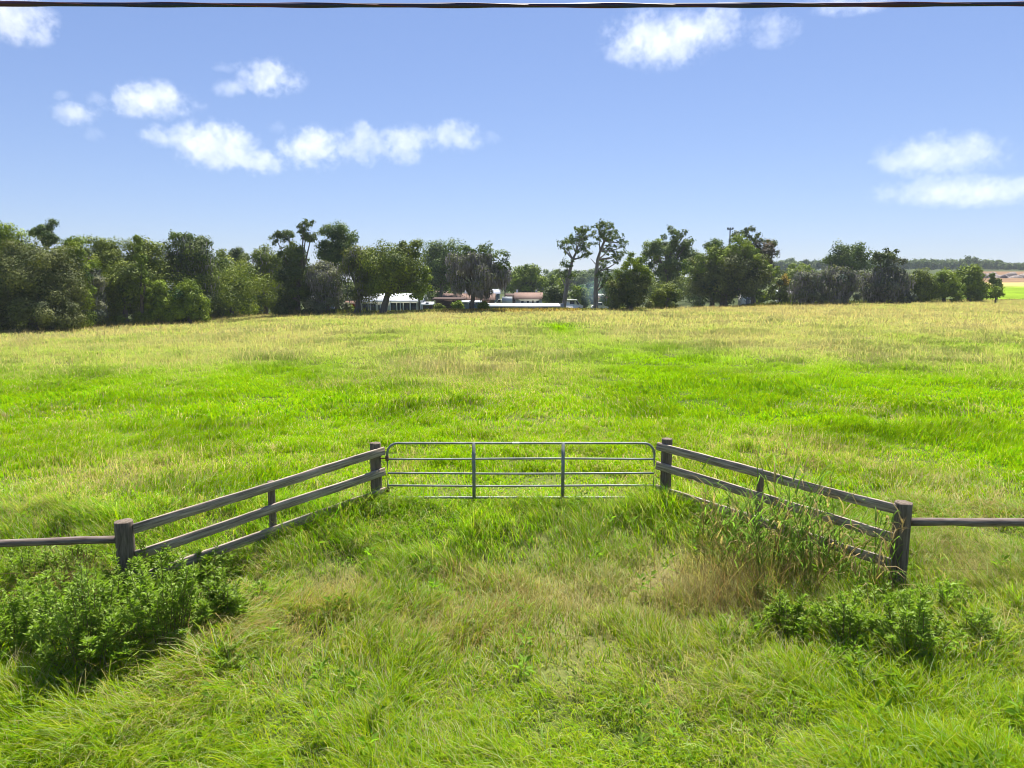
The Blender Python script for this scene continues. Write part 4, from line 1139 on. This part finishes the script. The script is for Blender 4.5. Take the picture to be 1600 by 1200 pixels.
house("pale_shed", "pale shed showing through the branches below the yellow blossom", 1219, 1236, 160, 459, 453, 3, M_WHITE, M_METALROOF, cat="shed", group=gh, door=(0.3, 0.6, M_GREYWALL))


def open_shed(name, label, px0, px1, Y, top, under, depth, roof_m, post_m, nposts, back_m, group=None):
    a = at(px0, under, Y); b = at(px1, under, Y); w = b.x - a.x
    gz_ = float(min(hgt(a.x, Y), hgt(b.x, Y))); zu = a.z - gz_
    zt_ = at(px0, top, Y + depth).z - gz_
    root = empty(name, (a.x, Y, gz_), label, "shed", group)
    v = [(-0.2, -0.2, zu), (w + 0.2, -0.2, zu), (w + 0.2, depth, zt_), (-0.2, depth, zt_)]
    v += [(x, y, z - 0.14) for x, y, z in v]
    MB().add(v, [[(0, 1, 2, 3), (7, 6, 5, 4), (0, 4, 5, 1), (1, 5, 6, 2), (2, 6, 7, 3), (3, 7, 4, 0)]]).build("roof", roof_m, root)
    MB().box(0, w, depth - 0.15, depth - 0.05, -0.4, min(zu, zt_) - 0.16).build("back_wall", back_m, root)
    for k in range(nposts):
        xx = 0.05 + (w - 0.1) * k / (nposts - 1)
        MB().box(xx - 0.07, xx + 0.07, 0, 0.14, -0.4, zu - 0.145).build("post", post_m, root)
    return root


o = open_shed("long_shed", "long low open shed under a bright white roof, before the tan roofed house", 762, 874, 112, 473.6, 478.3, 4.2, M_METALROOF, M_GREYWALL, 8, M_GREYWALL, gh)
o = open_shed("carport", "dark brown open carport in front of the brown roofed house", 676, 724, 130, 464.5, 467.5, 5, M_DARKWOOD, M_DARKWOOD, 4, M_DARKWOOD, gh)
a = at(876, 474, 111); b = at(881, 474, 111); gz_ = float(hgt(a.x, 111))
o = MB().box(0, b.x - a.x, 0, 0.9, -0.3, a.z - gz_ - 0.06).box(-0.04, b.x - a.x + 0.04, -0.04, 0.94, a.z - gz_ - 0.058, a.z - gz_)
tag(o.build("utility_cabinet", M_CONC, loc=(a.x, 111, gz_)), "upright pale grey cabinet at the right end of the long white roof", "cabinet")


def wheel(root, x, y, r, w=0.22):
    t = MB().tube([(x, y - w / 2, r), (x, y + w / 2, r)], r, 16).build("wheel", M_TYRE, root, smooth=False)
    MB().tube([(x, y - w / 2 - 0.012, r), (x, y - w / 2 - 0.002, r)], r * 0.55, 12).build("rim", M_CONC, t)


def extrude(mb, prof, y0, y1):
    """prof = side outline (x,z) counter clockwise"""
    n_ = len(prof)
    v = [(x, y0, z) for x, z in prof] + [(x, y1, z) for x, z in prof]
    mb.add(v, [[(k, (k + 1) % n_, n_ + (k + 1) % n_, n_ + k) for k in range(n_)], [list(range(n_))], [[n_ + k for k in range(n_)][::-1]]])
    return mb


def vehicle(name, label, cat, px, py, Y, prof, glass, wheels, col_m, wid=1.8, rotz=0.0, extra=None):
    p = at(px, py, Y); gz_ = float(hgt(p.x, Y)) + max(0, 0)
    root = empty(name, (p.x, Y, gz_), label, cat, "vehicles parked beyond the pasture", rotz)
    extrude(MB(), prof, 0, wid).build("body", col_m, root)
    for g_ in glass:
        extrude(MB(), g_, -0.012, 0.02).build("window", M_GLASS, root)
    for (wx, wr) in wheels:
        wheel(root, wx, 0.06, wr); wheel(root, wx, wid - 0.06, wr)
    if extra: extra(root)
    return root


van = [(0, .4), (4.9, .4), (5.0, 1.0), (4.2, 1.15), (3.5, 1.95), (0.1, 2.0), (0, 1.8)]
vehicle("parked_van", "white van parked left of the small dark pointed tree", "van", 880, 480, 128, [(x * 0.72, z * 1.05) for x, z in van], [[(2.55, 1.2), (2.95, 1.2), (2.5, 1.85), (2.2, 1.9)], [(1.2, 1.3), (2.0, 1.3), (2.0, 1.85), (1.2, 1.85)]], [(0.7, .36), (2.9, .36)], M_WHITE)
car = [(0, .35), (4.3, .35), (4.35, .8), (3.3, .95), (2.7, 1.45), (1.2, 1.48), (0.5, .98), (0, .9)]
vehicle("parked_car", "white car parked at the foot of the taller pine", "car", 925, 481, 124, [(x * 0.66, z * 1.15) for x, z in car], [[(0.95, 1.15), (1.75, 1.15), (1.75, 1.6), (1.0, 1.6)]], [(0.6, .36), (2.3, .36)], M_WHITE)


def cargo(root):
    MB().box(1.6, 3.9, -0.1, 2.0, 0.9, 2.6).build("cargo_box", M_METALROOF, root)


vehicle("box_truck", "pale box truck parked between the brown roof and the tan roofed house", "truck", 773, 470, 158, [(0, .5), (3.9, .5), (3.9, .86), (1.5, .86), (1.5, 2.1), (0.7, 2.1), (0.3, 1.4), (0, 1.3)], [[(0.55, 1.4), (1.2, 1.4), (1.2, 1.95), (0.8, 1.95)]], [(0.7, .44), (3.2, .44)], M_WHITE, 1.9, 0.0, cargo)


def pole(name, label, cat, px, ptop, Y, r, head=None):
    p = at(px, ptop, Y); gz_ = float(hgt(p.x, Y))
    root = empty(name, (p.x, Y, gz_), label, cat)
    MB().tube([(0, 0, -0.4), (0, 0, (p.z - gz_) / 2), (0, 0, p.z - gz_)], [r * 1.2, r, r * 0.7], 8).build("pole", M_GREYWALL if head else M_DARKWOOD, root)
    zt_ = p.z - gz_
    if head:
        MB().box(-0.75, 0.75, -0.1, 0.1, zt_ - 0.32, zt_ - 0.12).build("crossbar", M_GREYWALL, root)
        for k in range(3):
            MB().tube([(-0.6 + 0.6 * k, -0.2, zt_ + 0.02), (-0.6 + 0.6 * k, 0.2, zt_ + 0.12)], [0.25, 0.17], 10).build("lamp_head", M_GREYWALL, root)
    else:
        MB().box(-0.9, 0.9, -0.06, 0.06, zt_ - 0.6, zt_ - 0.46).build("crossarm", M_DARKWOOD, root)


pole("floodlight_mast", "thin floodlight mast rising above the densest round oak", "light mast", 1141, 357, 180, 0.22, True)
pole("utility_pole", "dark thin utility pole beside the parked box truck", "utility pole", 789, 436, 160, 0.12)

# heaps of dark earth on the bare field at the right
mb = MB()
for k in range(26):
    p = at(rng.uniform(1495, 1660), 437, 1)
    Yk = rng.uniform(300, 345); x_ = p.x * Yk; w = rng.uniform(2, 6); h_ = rng.uniform(0.8, 2.0); gz_ = float(hgt(x_, Yk))
    th = np.linspace(0, 2 * math.pi, 10, endpoint=False)
    v = []
    for (rr, zz) in ((1, -0.3), (0.75, 0.5), (0.35, 0.95)):
        for t in th: v.append((x_ + w * rr * math.cos(t) * rng.uniform(0.8, 1.2), Yk + w * 0.6 * rr * math.sin(t), gz_ + h_ * zz * rng.uniform(0.8, 1.15)))
    v.append((x_, Yk, gz_ + h_))
    q = [(i * 10 + j, i * 10 + (j + 1) % 10, (i + 1) * 10 + (j + 1) % 10, (i + 1) * 10 + j) for i in range(2) for j in range(10)]
    mb.add(v, [q, [(20 + j, 20 + (j + 1) % 10, 30) for j in range(10)]])
M_SPOIL = plain_mat("spoil", (0.10, 0.085, 0.09), (0.30, 0.25, 0.22), 0.5, 0.95)
tag(mb.build("spoil_heaps", M_SPOIL), "dark spoil heaps lying across the bare earth field", "earth heaps", kind="stuff")

# ------------------------------------------------------------------ clouds
m, n, l, out = new_mat("cloud")
tc = n.new("ShaderNodeTexCoord"); geo = n.new("ShaderNodeNewGeometry"); oi = n.new("ShaderNodeObjectInfo")
nz = n.new("ShaderNodeTexNoise"); nz.inputs["Scale"].default_value = 0.011; nz.inputs["Detail"].default_value = 6; nz.inputs["Roughness"].default_value = 0.58
l.new(geo.outputs["Position"], nz.inputs["Vector"])
sb = n.new("ShaderNodeVectorMath"); sb.operation = 'SUBTRACT'; sb.inputs[1].default_value = (0.5, 0.5, 0.5)
l.new(nz.outputs["Color"], sb.inputs[0])
scl = n.new("ShaderNodeVectorMath"); scl.operation = 'SCALE'; scl.inputs["Scale"].default_value = 2.3
l.new(sb.outputs[0], scl.inputs[0])
nf = n.new("ShaderNodeTexNoise"); nf.inputs["Scale"].default_value = 0.04; nf.inputs["Detail"].default_value = 5; nf.inputs["Roughness"].default_value = 0.65
l.new(geo.outputs["Position"], nf.inputs["Vector"])
sb2 = n.new("ShaderNodeVectorMath"); sb2.operation = 'SUBTRACT'; sb2.inputs[1].default_value = (0.5, 0.5, 0.5)
l.new(nf.outputs["Color"], sb2.inputs[0])
sc2 = n.new("ShaderNodeVectorMath"); sc2.operation = 'SCALE'; sc2.inputs["Scale"].default_value = 1.7
l.new(sb2.outputs[0], sc2.inputs[0])
ad0 = n.new("ShaderNodeVectorMath"); ad0.operation = 'ADD'
l.new(scl.outputs[0], ad0.inputs[0]); l.new(sc2.outputs[0], ad0.inputs[1])
ad = n.new("ShaderNodeVectorMath"); ad.operation = 'ADD'
l.new(tc.outputs["Object"], ad.inputs[0]); l.new(ad0.outputs[0], ad.inputs[1])
ln = n.new("ShaderNodeVectorMath"); ln.operation = 'LENGTH'; l.new(ad.outputs[0], ln.inputs[0])
mr = n.new("ShaderNodeMapRange"); mr.interpolation_type = 'SMOOTHSTEP'
mr.inputs[1].default_value = 0.90; mr.inputs[2].default_value = 0.32; mr.inputs[3].default_value = 0.0; mr.inputs[4].default_value = 1.0
l.new(ln.outputs["Value"], mr.inputs[0])
ln2 = n.new("ShaderNodeVectorMath"); ln2.operation = 'LENGTH'; l.new(tc.outputs["Object"], ln2.inputs[0])
mr2 = n.new("ShaderNodeMapRange"); mr2.inputs[1].default_value = 1.0; mr2.inputs[2].default_value = 0.8
l.new(ln2.outputs["Value"], mr2.inputs[0])
mu = n.new("ShaderNodeMath"); mu.operation = 'MULTIPLY'; l.new(mr.outputs[0], mu.inputs[0]); l.new(mr2.outputs[0], mu.inputs[1])
mo = n.new("ShaderNodeMath"); mo.operation = 'MULTIPLY'; l.new(mu.outputs[0], mo.inputs[0]); l.new(oi.outputs["Alpha"], mo.inputs[1])
md = n.new("ShaderNodeMath"); md.operation = 'MULTIPLY'; l.new(mo.outputs[0], md.inputs[0]); md.inputs[1].default_value = 0.0055
vs = n.new("ShaderNodeVolumeScatter"); vs.inputs["Color"].default_value = (0.96, 0.96, 0.96, 1); vs.inputs["Anisotropy"].default_value = 0.35
l.new(md.outputs[0], vs.inputs["Density"]); l.new(vs.outputs[0], out.inputs["Volume"])
M_CLOUD = m
CLOUDS = [(30, 32, 120, 84, 1.0, "cloud cut by the top left corner of the sky"), (420, 121, 118, 66, 1.0, "puffy cloud highest of the left hand group"), (358, 138, 56, 40, .7, "small round cloud just below the highest puff on the left"),
          (352, 104, 46, 20, .45, "thin wisp left of the highest puff"), (235, 156, 170, 62, 1.0, "wide flat cloud left of the highest puff"), (118, 178, 84, 44, .8, "pale cloud at the left end of the group"),
          (150, 153, 40, 30, .4, "faint puff between the pale cloud and the wide flat cloud"), (96, 149, 38, 18, .5, "tiny cloud above the pale leftmost one"), (147, 211, 40, 28, .25, "faintest scrap of cloud below the pale leftmost one"),
          (258, 211, 84, 48, .8, "small cloud left of the big slanting one"), (335, 226, 150, 92, 1.0, "big slanting cloud at the middle of the left group"), (405, 253, 94, 50, .9, "lowest cloud of the left group"),
          (492, 233, 124, 78, 1.1, "brightest rounded cloud, left end of the long chain"), (565, 226, 84, 84, .8, "ragged cloud in the chain next to the brightest one"), (632, 226, 94, 70, .8, "third cloud along the chain"),
          (708, 213, 120, 56, .7, "thin right end of the cloud chain"), (432, 198, 40, 28, .3, "faint scrap above the lowest cloud"), (1030, 62, 200, 96, .6, "large cloud under the cable right of the middle"),
          (1120, 42, 120, 70, .5, "cloud joined to the right of the large one under the cable"), (1208, 45, 90, 64, .4, "separate small cloud right of the pair under the cable"), (1475, 243, 220, 84, .4, "upper pale cloud over the right hand hill"), (1520, 300, 330, 56, .4, "long low pale cloud at the right edge"),
          (1330, 4, 150, 34, .4, "thin cloud crossed by the cable at the top right"), (1385, 255, 60, 30, .3, "faint wisp left of the upper pale cloud"), (765, 216, 50, 24, .25, "fading tip past the right end of the chain")]
import bmesh
bmm = bmesh.new(); bmesh.ops.create_icosphere(bmm, subdivisions=3, radius=1.0)
cme = bpy.data.meshes.new("cloud"); bmm.to_mesh(cme); bmm.free(); cme.materials.append(M_CLOUD)
for k, (px, py, w, h, dn, lab) in enumerate(CLOUDS):
    Yc = 2300 + 12 * k
    p = at(px, py, Yc)
    o = bpy.data.objects.new("cloud", cme); COL.objects.link(o)
    s = Yc / F
    o.location = p; w *= 1.06
    o.scale = (w * s / 2, 0.5 * (w + h) * s / 2, h * s / 2)
    o.color = (1, 1, 1, dn)
    tag(o, lab, "cloud", "clouds", "thing")

# ------------------------------------------------------------------ thin blue smoke by the taller pine
m, n, l, out = new_mat("smoke")
tc = n.new("ShaderNodeTexCoord"); ln = n.new("ShaderNodeVectorMath"); ln.operation = 'LENGTH'
l.new(tc.outputs["Object"], ln.inputs[0])
mr = n.new("ShaderNodeMapRange"); mr.interpolation_type = 'SMOOTHSTEP'
mr.inputs[1].default_value = 1.0; mr.inputs[2].default_value = 0.1; mr.inputs[3].default_value = 0.0; mr.inputs[4].default_value = 0.05
l.new(ln.outputs["Value"], mr.inputs[0])
pv = n.new("ShaderNodeVolumePrincipled"); pv.inputs["Color"].default_value = (0.55, 0.78, 1.0, 1)
l.new(mr.outputs[0], pv.inputs["Density"]); l.new(pv.outputs[0], out.inputs["Volume"])
bmm = bmesh.new(); bmesh.ops.create_icosphere(bmm, subdivisions=3, radius=1.0)
sme = bpy.data.meshes.new("smoke"); bmm.to_mesh(sme); bmm.free(); sme.materials.append(m)
o = bpy.data.objects.new("smoke", sme); COL.objects.link(o)
o.location = at(928, 456, 118); o.scale = (2.6, 3.0, 3.6)
o["kind"] = "stuff"

# ------------------------------------------------------------------ haze
m, n, l, out = new_mat("haze_air")
pv = n.new("ShaderNodeVolumePrincipled")
pv.inputs["Color"].default_value = (0.78, 0.87, 1.0, 1)
pv.inputs["Density"].default_value = 0.00017
l.new(pv.outputs[0], out.inputs["Volume"])
zlo = float(gz.min()) - 1.0
hz = MB().box(-2700, 2700, -150, 1500, zlo, 32.0).build("haze", m)
hz["kind"] = "stuff"
